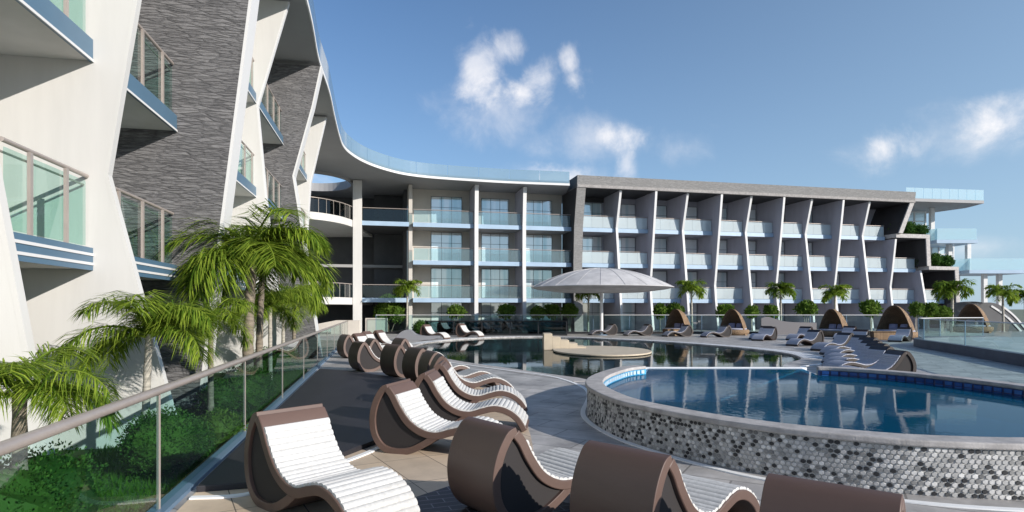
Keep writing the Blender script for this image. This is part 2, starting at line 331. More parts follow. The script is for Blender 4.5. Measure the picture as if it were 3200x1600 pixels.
# ------------------------------------------------------------------ setting
def sheet(name, outer, holes, z, m, z0=None):
    mb = MB(); mb.slab(outer, holes, z-.02 if z0 is None else z0, z); return struct(mb.build(name, m))
pool_pts = [(2.25,16.9),(1.9,17.7),(1.0,18.9),(0,20.4),(-1.24,22.1),(-2.5,24.2),(-3.9,27.0),(-5.0,31.0),(-5.2,35),(-4.0,39.2),(-1.5,42.4),(1.5,43.4),(4.5,42.2),(6.8,39.8),(8.9,37.4),(10.6,34.3),(11.8,31.0),(12.35,27.6),(11.7,24.6),(10.0,22.2),(8.9,20.0),(8.2,17.8)]
pool_pts = catmull([(x,y,0) for x,y in pool_pts], 5)
POOL = [(p[0],p[1]) for p in pool_pts] + [(8.05,16.55),(3.4,16.55)]
RIMS = .9655
rim_in = [(3.40,15.4),(2.9,14.9),(2.35,13.84),(1.98,12.87),(1.80,11.95),(1.80,11.06),(2.01,9.84),(2.48,8.92),(2.89,8.32),(3.31,7.87),(3.62,7.61),(4.2,7.25),(4.77,7.02),(5.81,6.88),(7.2,7.05),(8.5,7.9),(9.4,9.4),(9.62,11.0),(9.35,12.7),(8.75,14.1),(8.0,14.9),(7.6,15.1)]
rim_in = [(x*RIMS, y*RIMS, 0) for x, y in rim_in]
RIM = [(p[0],p[1]) for p in catmull(rim_in, 6)]       # inner edge of the raised pool wall, from its far left end round to its far right end
WEIR = [(7.76,16.3),(3.69,16.3)]
UP_WATER = RIM + WEIR
deck_outer = [(RAILX(-4)-.02,-4),(60,-4),(90,90),(-60,90),(-60,41),(RAILX(41)-.02,41)]
grow = lambda poly, c, k: [(c[0]+(x-c[0])*k, c[1]+(y-c[1])*k) for x, y in poly]
up_hole = grow([p for p in RIM]+[(7.7,16.2),(3.75,16.2)], (5.6,11.5), 1.005)
deck = sheet('deck', deck_outer, [POOL, up_hole], 0, M['flag'], -.25)
sheet('ground', [(-3000,-300),(3000,-300),(3000,5000),(-3000,5000)], [], -1.6, M['ground'])
sheet('lawn', [(RAILX(-6),-6),(RAILX(41),41),(-40,41),(-40,-6)], [], -.12, M['lawn'], -.6)
# beige tile pad where the near loungers stand
pad = [(-2.9+3.2*cos(a), 9.0+8.6*sin(a)) for a in [2*pi*k/96 for k in range(96)]]
pad = [(max(x, RAILX(y)+.16), y) for x, y in pad]
sheet('tile_pad', pad, [], .006, M['sand'], -.01)
sheet('slate_inlay', [(-.57,7.0),(-1.55,5.75),(-.9,4.2),(.75,3.4),(1.1,5.2),(.62,6.2)], [], .011, M['slate'], -.01)
plat = [(RAILX(6.75)+.2,6.6),(-2.80,6.78),(-2.3,8.1),(-1.98,9.0),(-1.80,10.3),(-1.85,12),(-2.1,14),(-2.55,16.0),(-3.35,17.2),(-5.05,18.9),(RAILX(19.6)+.2,19.6)]
mb = MB(); mb.slab(plat, [], 0, .075); struct(mb.build('stone_platform', M['granite'], bevel=.01))
pe = catmull([(RAILX(6.5)+.2,6.35,0),(-2.75,6.55,0),(-2.2,7.75,0),(-1.85,8.75,0),(-1.68,10.0,0)], 8)
struct(ribbon(pe, 0, .085, 0, .022).build('edge_strip', M['strip']))
wl = [(-5.6,31.5),(-4.4,27.2),(-2.95,23.8),(-1.6,21.6),(-.3,19.9),(.97,18.3),(1.55,16.8),(1.81,15.3),(1.78,14.1),(1.6,13.0),(1.39,11.9),(1.33,11.1),(1.42,10.2),(1.62,9.35),(1.85,8.78),(2.2,8.1),(2.48,7.68),(2.97,7.1),(3.98,6.35),(5.2,6.0),(7,5.9),(8.6,6.5)]
struct(ribbon(catmull([(x,y,0) for x,y in wl], 8), -.045, .045, 0, .014).build('edge_strip', M['strip']))
struct(ribbon(catmull([(x,y,0) for x,y in [(11.0,33.8),(12.4,30.6),(13.0,27.5),(12.55,24.5),(11.3,22.2),(9.9,20.8),(9.2,18.5)]], 8), -.06, .06, 0, .014).build('edge_strip', M['strip']))
struct(ribbon(catmull([(x,y,0) for x,y in [(-5.2,34.7),(-4.1,39.1),(-1.5,42.5),(1.5,43.5),(4.5,42.4),(6.8,40),(8.9,37.6),(10.6,34.5),(11.9,31.1),(12.45,27.6),(11.8,24.5)]], 8), 0, .75, 0, .010).build('pool_coping', M['grate']))
struct(ribbon(catmull([(x,y,0) for x,y in [(2.2,16.85),(1.85,17.6),(.95,18.8),(-.05,20.3),(-1.3,22.0),(-2.55,24.1),(-3.95,26.9),(-5.05,31.0),(-5.25,34.7)]], 8), 0, .55, 0, .010).build('pool_coping', M['coping']))
def basin(name, poly, z0, z1, m):
    mb = MB(); n = len(poly); mb.add([(x,y,z0) for x,y in poly]+[(x,y,z1) for x,y in poly], [(i,(i+1)%n,(i+1)%n+n,i+n) for i in range(n)])
    tri = tessellate_polygon([[Vector((x,y,0)) for x,y in poly]]); mb.add([(x,y,z0) for x,y in poly], [tuple(t) for t in tri]); return struct(mb.build(name, m))
basin('pool_basin', grow(POOL,(3,28),1.001), -1.3, -.02, M['poolteal'])
struct((lambda b: (b.slab(grow(POOL,(3,28),.9995), [], -.07, -.065), b.build('water', M['water_low']))[1])(MB()))

# ------------------------------------------------------------------ raised pool
WL = .40; RH = .60
rp = thing('raised_pool', 'raised round pool clad in grey pebble mosaic with concrete rim and blue water', 'pool', (5.6,11.2,0))
off = Vector((5.6,11.2)); loc = lambda poly: [(x-off.x, y-off.y) for x, y in poly]
def offs(path, d):
    out = []
    for i in range(len(path)):
        a = Vector(path[max(i-1,0)]); b = Vector(path[min(i+1,len(path)-1)]); t = (b-a).normalized(); out.append((path[i][0]+t.y*d, path[i][1]-t.x*d))
    return out
# RIM runs far-left -> near -> far-right (anticlockwise), so the outside is to its right
RL = loc(RIM)
ribbon([(x,y,0) for x,y in RL], -.06, -.30, -.1, RH-.08).build('wall', M['grout'], rp)
ribbon([(x,y,0) for x,y in RL], .0, -.345, RH-.075, RH).build('rim', M['coping'], rp, bevel=.018)
inn = ribbon([(x,y,0) for x,y in RL], -.004, -.055, -.9, RH-.077).build('inner_wall', M['poolblue'], rp)
# hexagon mosaic on the outer face
outer = offs(RL, .302); cum = [0]
for i in range(1, len(outer)): cum.append(cum[-1]+hypot(outer[i][0]-outer[i-1][0], outer[i][1]-outer[i-1][1]))
def along(path, cum, s):
    s = min(max(s,0), cum[-1]-1e-6); lo = 0
    import bisect
    lo = max(0, bisect.bisect_right(cum, s)-1); lo = min(lo, len(path)-2)
    t = (s-cum[lo])/(cum[lo+1]-cum[lo]); a = Vector(path[lo]); b = Vector(path[lo+1]); d = (b-a).normalized(); return a.lerp(b, t), Vector((d.y,-d.x))
hx = MB(); tw = .0635; th = .0505; rows = 10
for r in range(rows):
    zc = .025 + r*th*1.03
    s = (tw/2 if r % 2 else 0)+.03
    while s < min(cum[-1], 22):
        k = .88*random.uniform(.93,1.03); top = []; bot = []
        jz = random.uniform(-.002,.002)
        for q in range(6):
            a = pi/6+q*pi/3+random.uniform(-.07,.07); ds = cos(a)*tw*.575*k; dz = sin(a)*th*.60*k
            p, nn = along(outer, cum, s+ds); z = min(max(zc+dz+jz, .003), RH-.083)
            b = p+nn*.0; t = p*1.0 + nn*.007; p2, n2 = along(outer, cum, s+ds*.86); bot.append((b.x,b.y,z)); top.append((p2.x+n2.x*.008, p2.y+n2.y*.008, zc+jz+dz*.86 if zc+dz*.86 < RH-.083 else RH-.083))
        hx.add(bot+top, [(6,7,8,9,10,11)]+[(i,(i+1)%6,(i+1)%6+6,i+6) for i in range(6)])
        s += tw
hx.build('mosaic', M['hex'], rp)
# blue glazed tiles on the inside of the far right rim, light tiles inside the left
iin = offs(RL, -.006); ci = [0]
for i in range(1, len(iin)): ci.append(ci[-1]+hypot(iin[i][0]-iin[i-1][0], iin[i][1]-iin[i-1][1]))
bt = MB(); bb = MB(); s = ci[-1]-.08
i0 = next(i for i in range(len(RL)) if i > len(RL)*.62)
ribbon([(x,y,0) for x,y in RL[i0:]], .010, -.003, WL-.5, RH-.078).build('tile_bed', M['blueback'], rp)
while s > ci[i0]+.1:
    for r in range(2):
        z1 = RH-.09-r*.088; z0 = z1-.076
        p, nn = along(iin, ci, s); q, mm = along(iin, ci, s-.15)
        vs = []
        for (c, nrm) in ((p,nn),(q,mm)):
            for d in (.003,-.016):
                for z in (z0,z1): vs.append((c.x+nrm.x*d*1.0, c.y+nrm.y*d, z))
        bt.add(vs, [(0,1,3,2),(4,6,7,5),(2,3,7,6),(1,5,7,3),(0,2,6,4),(0,4,5,1)])
    s -= .20
bt.build('blue_tile', M['bluetile'], rp, bevel=.004)
lt = MB(); s = .1
while s < ci[-1]*.34:
    p, nn = along(iin, ci, s); q, mm = along(iin, ci, s+.11); vs = []
    for (c, nrm) in ((p,nn),(q,mm)):
        for d in (.0,-.012):
            for z in (RH-.17,RH-.09): vs.append((c.x+nrm.x*d, c.y+nrm.y*d, z))
    lt.add(vs, [(0,1,3,2),(4,6,7,5),(2,3,7,6),(1,5,7,3),(0,2,6,4),(0,4,5,1)]); s += .17
lt.build('waterline_tile', mat('pale waterline tile', (.50,.62,.70), .3, var=.2, vscale=8), rp)
wr = MB(); wr.bar((3.55-off.x,16.36-off.y,WL/2-.235),(7.9-off.x,16.36-off.y,WL/2-.235),.14,WL+.53)
for (a, b) in ((RL[-1],(7.8-off.x,16.3-off.y)),(RL[0],(3.6-off.x,16.3-off.y))): wr.bar((a[0],a[1]-.1,WL/2-.275),(b[0],b[1],WL/2-.275),.10,WL+.44)
wr.build('weir', mat('white weir edge', (.80,.81,.82), .35), rp)
fl = MB(); fl.slab(loc(grow(UP_WATER,(5.6,11.2),1.004)), [], -.9, -.85); fl.build('floor', M['poolblue'], rp)
uw = MB(); uw.slab(grow(UP_WATER,(5.6,11.2),1.0045), [], WL-.006, WL+.004); struct(uw.build('water', M['water_up']))

# ------------------------------------------------------------------ island stage and steps
st = thing('island_stage', 'flat sand coloured oval stage rising from the pool beside cream steps', 'stage', (4.3,29.3,-.06))
mb = MB(); el = [(2.32*cos(a),3.25*sin(a)) for a in [2*pi*k/64 for k in range(64)]]
mb.slab(el, [], .015, .085); mb.build('paving', M['stage'], st, bevel=.02)
mb = MB(); mb.slab(grow(el,(0,0),.94), [], -1.2, .01); mb.build('plinth', mat('turquoise plinth', (.10,.34,.38), .5, var=.2, vscale=3), st)
sp = thing('pool_steps', 'short flight of cream steps climbing from the island stage', 'steps', (2.75,31.0,-.06))
mb = MB()
for k in range(5):
    mb.prism([(0.95-.42*k,0),(0.95-.42*k,.17+.16*k),(.53-.42*k,.17+.16*k),(.53-.42*k,0)], -.55+.001*k, .75-.001*k, lambda u,v,t: (u,t,v))
mb.build('tread', M['stage'], sp, bevel=.012)

# ------------------------------------------------------------------ wave loungers
W = .76
T = catmull([(.25,0,.90),(.33,0,.80),(.43,0,.62),(.58,0,.43),(.78,0,.315),(.98,0,.29),(1.18,0,.345),(1.38,0,.385),(1.58,0,.34),(1.76,0,.215),(1.88,0,.03)], 7)
B = catmull([(.255,0,.91),(.17,0,.87),(.07,0,.70),(.02,0,.48),(.05,0,.25),(.17,0,.085),(.36,0,.03),(.58,0,.055),(.80,0,.16),(.95,0,.262)], 7)
def band(mb, path, t0, t1, hw):
    n = len(path); P = []
    for i in range(n):
        a = Vector((path[max(i-1,0)][0],path[max(i-1,0)][2])); b = Vector((path[min(i+1,n-1)][0],path[min(i+1,n-1)][2])); d = (b-a).normalized(); nn = Vector((-d.y,d.x)); c = Vector((path[i][0],path[i][2]))
        P.append((c+nn*t0[i] if isinstance(t0,list) else c+nn*t0, c+nn*t1))
    for k in range(n-1):
        (a0,a1),(b0,b1) = P[k],P[k+1]
    vs = []; 
    for a0,a1 in P: vs += [(a0.x,-hw,a0.y),(a1.x,-hw,a1.y),(a1.x,hw,a1.y),(a0.x,hw,a0.y)]
    fs = []
    for i in range(n-1):
        o = 4*i; p = o+4
        fs += [(o,o+1,p+1,p),(o+1,o+2,p+2,p+1),(o+2,o+3,p+3,p+2),(o+3,o,p,p+3)]
    fs += [(3,2,1,0),(4*n-4,4*n-3,4*n-2,4*n-1)]
    mb.add(vs, fs)
LG = 'wave shaped loungers around the pool'
def make_lounger(pad='slat', shell='lounger'):
    r = thing('wave_lounger', '', 'lounger', (0,0,0), 0, LG)
    mb = MB(); band(mb, T, -.060, .036, W/2); mb.build('seat_frame', M[shell], r, smooth=50, bevel=.010)
    mb = MB(); band(mb, B, -.045, .045, W/2-.003); mb.build('back_shell', M[shell], r, smooth=50, bevel=.010)
    # dark crescent infill panels
    low = [(p[0],p[2]) for p in B]; up = [(p[0],p[2]) for p in T if p[0] < .97]
    poly = up + low[::-1][1:-1]
    for s in (-1,1):
        mb = MB(); a = s*(W/2-.05); mb.prism(poly, a-.012, a+.012, lambda u,v,t: (u,t,v)); mb.build('infill_panel', M['inset'], r)
    # ribbed white pad
    cumt = [0]
    for i in range(1,len(T)): cumt.append(cumt[-1]+hypot(T[i][0]-T[i-1][0],T[i][2]-T[i-1][2]))
    def at(s):
        for i in range(len(T)-1):
            if cumt[i+1] >= s: break
        t = (s-cumt[i])/(cumt[i+1]-cumt[i]); a = Vector((T[i][0],T[i][2])); b = Vector((T[i+1][0],T[i+1][2])); d = (b-a).normalized(); return a.lerp(b,t), Vector((-d.y,d.x))
    mb = MB(); s0 = .14; rib = .0665; hw = W/2-.012; n = int((cumt[-1]-.012-s0)/rib)
    for k in range(n):                                   # one rounded slat of the pad after another
        q = 7; ring = []
        for i in range(q):
            u = i/(q-1); c, nn = at(s0+(k+.008+.984*u)*rib); hgt = .048+.013*(1-abs(2*u-1)**3.2); ring.append((c+nn*.030, c+nn*hgt))
        vs = []; fs = []; ww = hw-(.004 if k % 2 else 0)
        for lo, hi in ring: vs += [(lo.x,-ww,lo.y),(hi.x,-ww+.004,hi.y),(hi.x,ww-.004,hi.y),(lo.x,ww,lo.y)]
        for i in range(q-1):
            o = 4*i; p = o+4; fs += [(o,o+1,p+1,p),(o+1,o+2,p+2,p+1),(o+2,o+3,p+3,p+2),(o+3,o,p,p+3)]
        fs += [(3,2,1,0),(4*q-4,4*q-3,4*q-2,4*q-1)]; mb.add(vs, fs)
    mb.build('slat_pad', M[pad], r, smooth=40)
    return r
proto = make_lounger(); proto_far = make_lounger('slat_shade', 'shell_shade'); first = {0: True, 1: True}
def lounger(ax, ay, dx, dy, label, z=0.006, sc=(1,1,1), kind=0):
    """apex of the back above plan point (ax, ay), foot end towards (dx, dy)"""
    l = hypot(dx,dy); dx /= l; dy /= l; loc = (ax-.25*dx*sc[0], ay-.25*dy*sc[0], z); rz = atan2(dy,dx); p = (proto, proto_far)[kind]
    if first[kind]:
        first[kind] = False; p.location = loc; p.rotation_euler = (0,0,rz); p.scale = sc; p['label'] = label; return p
    return dup(p, loc, rz, label, LG, sc)
near = [
 (-2.33,6.42,.76,-.65,'brown wave lounger with white ribbed seat, nearest the glass railing'),
 (-1.62,8.75,.95,-.27,'brown wave lounger, white seat, on sandstone beside the corner of the dark platform'),
 (-1.38,10.3,.985,-.08,'wave lounger with white seat pointing at the pool, second back from the platform corner'),
 (-.19,5.86,.78,.62,'wave lounger seen from behind, standing on the dark slate inlay'),
 (.92,4.78,.70,.71,'wave lounger seen from behind beside the white strip, right of the slate inlay'),
 (2.0,3.80,.62,.78,'cropped lounger back at the bottom edge, nearest the mosaic pool wall'),
 (-1.36,12.0,.99,.02,'wave lounger with white slats, its tan flank behind the two white seated front loungers'),
 (-1.6,13.9,.97,.22,'wave lounger with pale arched seat at the rounded end of the tile pad'),
]
for i, a in enumerate(near): lounger(*a[:4], a[4], .006, (1,1,.955) if i in (3,4,5) else (1,1,1))
back = [
 (-4.85,19.5,.80,.60,'leftmost lounger turned away, brown back half in sun at the platform end'),
 (-4.95,21.6,.85,.5,'dark backed lounger directly behind the half sunlit brown one'),
 (-3.45,17.9,.72,.69,'lounger turned away with black back at middle of the platform end'),
 (-3.95,21.7,.80,.60,'tall dark lounger back between the pool and the half sunlit brown one'),
 (-2.55,16.4,.80,.60,'lounger turned away at the platform corner, its arched foot end over the pool coping'),
 (-1.95,15.0,.9,.43,'dark lounger back squeezed between the white seated row and the platform corner'),
 (-6.55,30.0,.97,-.22,'white seated lounger at the far pool end, lowest of the sunlit three'),
 (-6.75,28.3,.97,-.20,'white seated lounger in the middle of the sunlit three at the far pool end'),
 (-6.6,26.2,.96,-.28,'white seated lounger nearest of the sunlit three by the railing'),
 (-6.75,24.8,.80,.60,'narrow brown lounger edge behind the half sunlit brown lounger'),
 (-5.7,40.5,.9,-.43,'black sided lounger low by the smoked glass terrace'),
 (-3.6,43.3,.9,-.43,'small flat lounger at the pool edge below the smoked glass terrace'),
]
for a in back: lounger(*a[:4], a[4])
def lp(px, py): # apex pixel -> plan
    return G(px, py, .9)
far = [
 (1912,1010,46.5,-.95,-.3,'shade-toned lounger by the far glass screen, leftmost of its row'),
 (2022,1012,45.5,-.95,-.3,'shade-toned lounger alone by the glass screen, left of the wicker daybeds'),
 (2145,1012,44.0,-.95,-.3,'shade-toned lounger in front of the leftmost wicker daybed'),
 (2266,1012,43.0,-.95,-.3,'shade-toned lounger in front of the second wicker daybed'),
 (2405,1023,35.5,-.72,-.69,'shade-toned lounger facing the pool, front one of the pair by the curved grey screen'),
 (2395,1015,40.5,-.72,-.69,'shade-toned lounger facing the pool, rear one of the pair by the curved grey screen'),
 (2518,1017,39.5,-.8,-.6,'shade-toned lounger behind the open pair, left of the third wicker daybed'),
 (2545,1033,31.0,-.9,-.44,'shade-toned lounger with open dark side nearest the curved pool tip'),
 (2640,1042,27.2,-.93,-.36,'shade-toned lounger with long pale foot end, behind the close packed row'),
 (2690,1050,24.6,-.95,-.22,'rearmost lounger of the close packed dark row'),
 (2712,1057,22.7,-.95,-.22,'second lounger from the rear of the close packed dark row'),
 (2722,1067,20.6,-.95,-.22,'middle lounger of the close packed dark row'),
 (2740,1076,18.9,-.96,-.18,'second lounger from the front of the close packed dark row'),
 (2752,1085,17.5,-.97,-.14,'front lounger of the close packed dark row'),
 (2802,1099,15.9,-.99,-.03,'dark lounger standing alone behind the blue tiled pool edge'),
 (2826,1025,35.0,-.75,-.66,'shade-toned lounger in front of the big wicker daybed by the low dark wall'),
 (2655,1016,40.5,-.75,-.66,'shade-toned lounger just right of the third wicker daybed'),
 (2690,1032,31.5,-.75,-.66,'shade-toned lounger between the third wicker daybed and the close packed row'),
]
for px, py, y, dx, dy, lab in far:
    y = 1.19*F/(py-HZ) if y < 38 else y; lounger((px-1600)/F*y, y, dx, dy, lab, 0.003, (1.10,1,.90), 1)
terr = [(1383,'leftmost white lounger behind the smoked glass terrace'),(1440,'second white lounger from the left behind the smoked glass'),(1510,'third white lounger from the left behind the smoked glass'),(1585,'rightmost white lounger behind the smoked glass terrace')]
for px, lab in terr: lounger((px-1600)/F*47.2, 47.2, .85, -.53, lab, .10)

# ------------------------------------------------------------------ glass railing along the garden
def railing(name, label, pts, h, post_r, mats, base=None, rail_r=.045, panel_t=.012, z=0, gapb=.06, postw=.03, group=None):
    """glass screen through plan points (posts at the points)"""
    c = Vector((sum(p[0] for p in pts)/len(pts), sum(p[1] for p in pts)/len(pts)))
    r = thing(name, label, 'railing', (c.x,c.y,z), 0, group); P = [(p[0]-c.x,p[1]-c.y) for p in pts]
    mb = MB(); mb.tube([(x,y,h) for x,y in P], rail_r, 12, sq=.85); mb.build('handrail', mats[0], r, smooth=50)
    for i in range(len(P)-1):
        a = Vector(P[i]); b = Vector(P[i+1]); d = (b-a).normalized(); a2 = a+d*(postw*.5+.004); b2 = b-d*(postw*.5+.004)
        mb = MB(); mb.bar((a2.x,a2.y,(h+gapb)/2-rail_r*.4),(b2.x,b2.y,(h+gapb)/2-rail_r*.4),panel_t,h-gapb-rail_r*.85); mb.build('glass_panel', mats[1], r)
    if post_r:
        for x, y in P:
            mb = MB(); mb.box(x-postw/2,x+postw/2,y-postw/2,y+postw/2,0,h-rail_r*.7); mb.build('post', mats[2], r)
    if base:
        mb = ribbon([(x,y,0) for x,y in P], -base[0]/2, base[0]/2, base[1], base[2]); mb.build('base_channel', mats[3], r)
    return r
ys = [2.2,5.94,9.7,13.4,17.1,20.8,24.6,28.4,32.2,36.1,40.0]
railing('glass_railing', 'long green tinted glass railing with bronze handrail between garden and deck', [(RAILX(y),y) for y in ys], 1.2, 1, (M['bronze'],M['glass'],M['bronze'],M['steel']), (.17,-.24,.045), .047, .014, 0, .05, .026)
fx = [-10.9+2.9*k for k in range(15)]
railing('glass_screen', 'long glass screen across the back of the pool terrace', [(x,48.7) for x in fx], 1.5, 1, (M['white2'],M['glass'],M['steel'],M['black']), (.3,0,.16), .03, .014, 0, .18, .03)
railing('terrace_railing', 'smoked glass railing with black frame at the far pool edge', [(-6.5+2.12*k,45.6) for k in range(6)], 1.08, 1, (M['black'],M['glass_dark'],M['black'],M['black']), (.35,-.06,.12), .05, .014, 0, .12, .09)
rw = [(13.6,8.0),(15.9,15.0),(17.9,21.2),(19.6,26.3),(21.0,31.0),(22.2,33.2),(24.5,34.8),(27.5,35.5)]
RWc = [(p[0],p[1]) for p in catmull([(x,y,0) for x,y in rw], 4)]
t = thing('low_wall', 'low curved dark wall along the right side of the deck', 'wall', (18,22,0))
ribbon([(x-18,y-22,0) for x,y in RWc], -.17, .17, -.05, .42).build('wall_body', M['kerb'], t, bevel=.01)
railing('glass_railing', 'curved glass railing standing on the low dark wall at right', [p for p in RWc[::4]], 1.06, 1, (M['white2'],M['glass'],M['steel'],M['black']), None, .028, .014, .42, .01, .03)
ter = [(x+.2,y) for x,y in RWc] + [(70,36),(60,5),(14,5)]
sheet('raised_terrace', ter, [], .36, M['terrace'], 0.001)

# ------------------------------------------------------------------ hotel: shared pieces (local frame: x along the facade, y into the building, z up)
def fin(root, x, th, prof, back, m, edge, ztop, zbot, eth=None, name='fin'):
    """party wall fin with a zigzag front edge; prof = [(z, out)] from top to bottom"""
    poly = [(-o, z) for z, o in prof] + [(back, zbot), (back, ztop)]
    mb = MB(); mb.prism(poly, x-th/2, x+th/2, lambda u,v,t: (t,u,v)); f = mb.build(name, m, root)
    e = MB(); n = len(prof); hw = (eth or th)/2+.002; vs = []; fs = []
    for z, o in prof: vs += [(x-hw,-o-.014,z),(x+hw,-o-.014,z),(x+hw,-o+.05,z),(x-hw,-o+.05,z)]
    for i in range(n-1):
        a = 4*i; b = a+4; fs += [(a,a+1,b+1,b),(a+1,a+2,b+2,b+1),(a+2,a+3,b+3,b+2),(a+3,a,b,b+3)]
    fs += [(3,2,1,0),(4*n-4,4*n-3,4*n-2,4*n-1)]
    e.add(vs, fs); e.build('edge_trim', edge, f); return f
def balcony(root, x0, x1, z, y0, y1, sl, fa, gl, hr, lines=0, posts=None, th=.34, npan=4, railh=1.08, inset=.06, endcap=None, glh=1.0):
    mb = MB(); mb.box(x0, x1, y0+.03, y1, z-th+.02, z-.004); b = mb.build('balcony', sl, root)
    mb = MB(); mb.box(x0, x1, y0-.012, y0+.03, z-th, z)
    if endcap: mb.box(x1, x1+.012, y0-.012, y1, z-th, z)
    mb.build('fascia', fa, b)
    if lines:
        mb = MB()
        for zz in ((z-.105, z-.245) if lines == 2 else (z-.325,)): mb.box(x0, x1+(.013 if endcap else 0), y0-.026, y0-.012, zz-.02, zz+.02)
        mb.build('trim_line', M['white2'], b)
    g0 = y0+inset; wd = (x1-x0-.12)/npan
    mb = MB()
    for k in range(npan): mb.box(x0+.06+k*wd+.008, x0+.06+(k+1)*wd-.008, g0, g0+.012, z+.03, z+glh)
    mb.build('glass_panel', gl, b)
    mb = MB(); mb.tube([(x0+.02,g0+.006,z+railh),(x1-.02,g0+.006,z+railh)], .032, 8)
    if posts: mb.tube([(x0+.02,g0+.05,z+railh-.13),(x1-.02,g0+.05,z+railh-.13)], .016, 6)
    mb.build('handrail', hr, b, smooth=50)
    if posts:
        for px in posts:
            mb = MB(); mb.box(px-.03,px+.03,g0-.045,g0-.003,z-.0,z+railh-.03); mb.build('post', hr, b)
    return b
def window(root, x0, x1, y, z0, z1, nv, transom=.36):
    fr = MB(); w = .032
    fr.box(x0,x1,y-.05,y,z1-w,z1); fr.box(x0,x1,y-.05,y,z0,z0+w)
    for k in range(nv+1):
        c = x0+w/2+(x1-x0-w)*k/nv; fr.box(c-w/2,c+w/2,y-.048,y-.002,z0+w,z1-w)
    zt = z1-(z1-z0)*transom; fr.box(x0+w,x1-w,y-.044,y-.006,zt-w/2,zt+w/2)
    f = fr.build('window', M['frame'], root)
    p = MB(); p.box(x0+w*.5,x1-w*.5,y-.030,y-.012,z0+.02,z1-.02); p.build('pane', M['window'], f); return f

# ------------------------------------------------------------------ near left wing
P0 = Vector((-6.35,9.2)); ang = atan2(1,-.2)
LW = thing('hotel_wing', 'near hotel wing with leaning white and dark stone fins above the palm garden', 'building', (P0.x,P0.y,0), ang)
LV = [2.92, 6.07, 9.22]
white_prof = [(12.4,1.42),(6.7,.60),(4.04,.20),(.81,1.00),(-.6,1.35)]
fin(LW, .07, .14, white_prof, 2.2, M['white'], M['white'], 12.4, -.6)
fin(LW, -2.2, .14, [(12.4,-.6),(6.7,-.5),(4.04,-.12),(.81,.42),(-.6,.66)], 2.2, M['white'], M['white'], 12.4, -.6)
fin(LW, 3.99, .6, [(12.45,1.92),(8.5,1.46),(4.22,.95),(3.0,.80),(-.6,.40)], 2.2, M['stone'], M['white2'], 12.45, -.6, name='stone_fin')
fin(LW, 11.48, .16, [(12.4,1.05),(8.8,.06),(5.65,.34),(1.2,.85),(-.6,1.05)], 2.2, M['white'], M['white2'], 12.4, -.6)
fin(LW, 16.95, .6, [(12.3,1.55),(10.6,1.2),(7.6,.42),(5.8,.70),(3,1.1),(-.6,1.6)], 2.2, M['stone'], M['white2'], 12.3, -.6, name='stone_fin')
fin(LW, 24.2, .3, [(12.4,1.0),(8.8,.2),(5.65,.0),(1.2,.3),(-.6,.5)], 2.2, M['white'], M['white2'], 12.4, -.6)
for i, z in enumerate(LV):
    ln = 2 if z < 3.5 else 1
    for (a, b, posts) in ((-2.1,.0,(-1.55,-.68)),(.3,3.685,(1.0,2.0,3.0)),(4.29,11.4,(5.2,6.4,7.6,8.8,10.0,11.0)),(11.7,16.64,(12.4,13.6,14.8,16.0)),(17.25,24.05,(18.2,19.6,21,22.4,23.6))):
        balcony(LW, a, b-.004, z, 0, 2.2, M['white'], M['blue'], M['glass_near'], M['bronze'], lines=ln, posts=posts, npan=len(posts)+1 if len(posts)<4 else len(posts))
mb = MB(); mb.box(-9,34,2.2,2.5,-.6,12.4); mb.build('wall', M['white'], LW)
for a, b in ((-1.9,-.3),(.7,3.3),(5,7.4),(8.2,10.6),(12.2,14.2)):
    for z in [-.1]+LV: window(LW, a, b, 2.19, z+.03, z+2.6, 2)

# ------------------------------------------------------------------ far wing
aF = math.atan(.225); FW = thing('hotel_wing', 'far four storey hotel wing with rows of glass balconies behind the pool', 'building', (0,52.4,0), aF)
X0 = lambda px: ((px-1600)/F*52.4/(1-.225*(px-1600)/F))/cos(aF)
xe = X0(1290); c1 = X0(1487); c2 = X0(1636); pl = X0(1786); pr = X0(1813)
finx = [9.3/cos(aF)+3.15/cos(aF)*i for i in range(10)]
legT = X0(2815); legB = X0(2777); l2 = X0(2873); l1 = X0(2962); YB = 2.7
FL = [2.9,6.05,9.2]
mb = MB(); mb.box(xe, pl-.05, YB, YB+.3, -.3, 12.5); mb.build('wall', M['beige'], FW)
mb = MB(); mb.box(pr+.0, legT, YB-.004, YB+.3, -.3, 12.5); mb.box(legT+.001, l2, YB+.01, YB+.3, -.3, 9.1); mb.box(l2+.001, l1, YB+.02, YB+.3, -.3, 6.0); mb.build('wall', M['fin'], FW)
mb = MB(); mb.box(xe-.3, xe, .6, YB+.29, -.3, 12.45); mb.build('wall', M['beige'], FW)
# left bays
mid = [(12.45,.55),(9.2,.35),(2.0,.30),(-.2,.3)]
fin(FW, c1, .32, mid, YB, M['fin'], M['white2'], 12.45, -.2)
fin(FW, c2, .30, [(12.45,.55),(9.2,.30),(6.0,.25),(1.2,.45),(-.2,.2)], YB, M['fin'], M['white2'], 12.45, -.2)
bays = [(xe+.02,c1-.17),(c1+.17,c2-.16),(c2+.16,pl-.02)]
for z in FL:
    for a, b in bays: balcony(FW, a, b, z, 0, YB, M['soffit'], M['ltblue'], M['frost2'], M['bronze'], npan=4, th=.36)
for z in [-.1]+FL:
    for (a, b), (wa, wb) in zip(bays, ((X0(1352)+.1,X0(1446)+.3),(X0(1503)+.5,X0(1597)+.4),(X0(1650)+.3,X0(1738)+.4))): window(FW, wa, wb, YB, z+.05, z+2.72, 3)
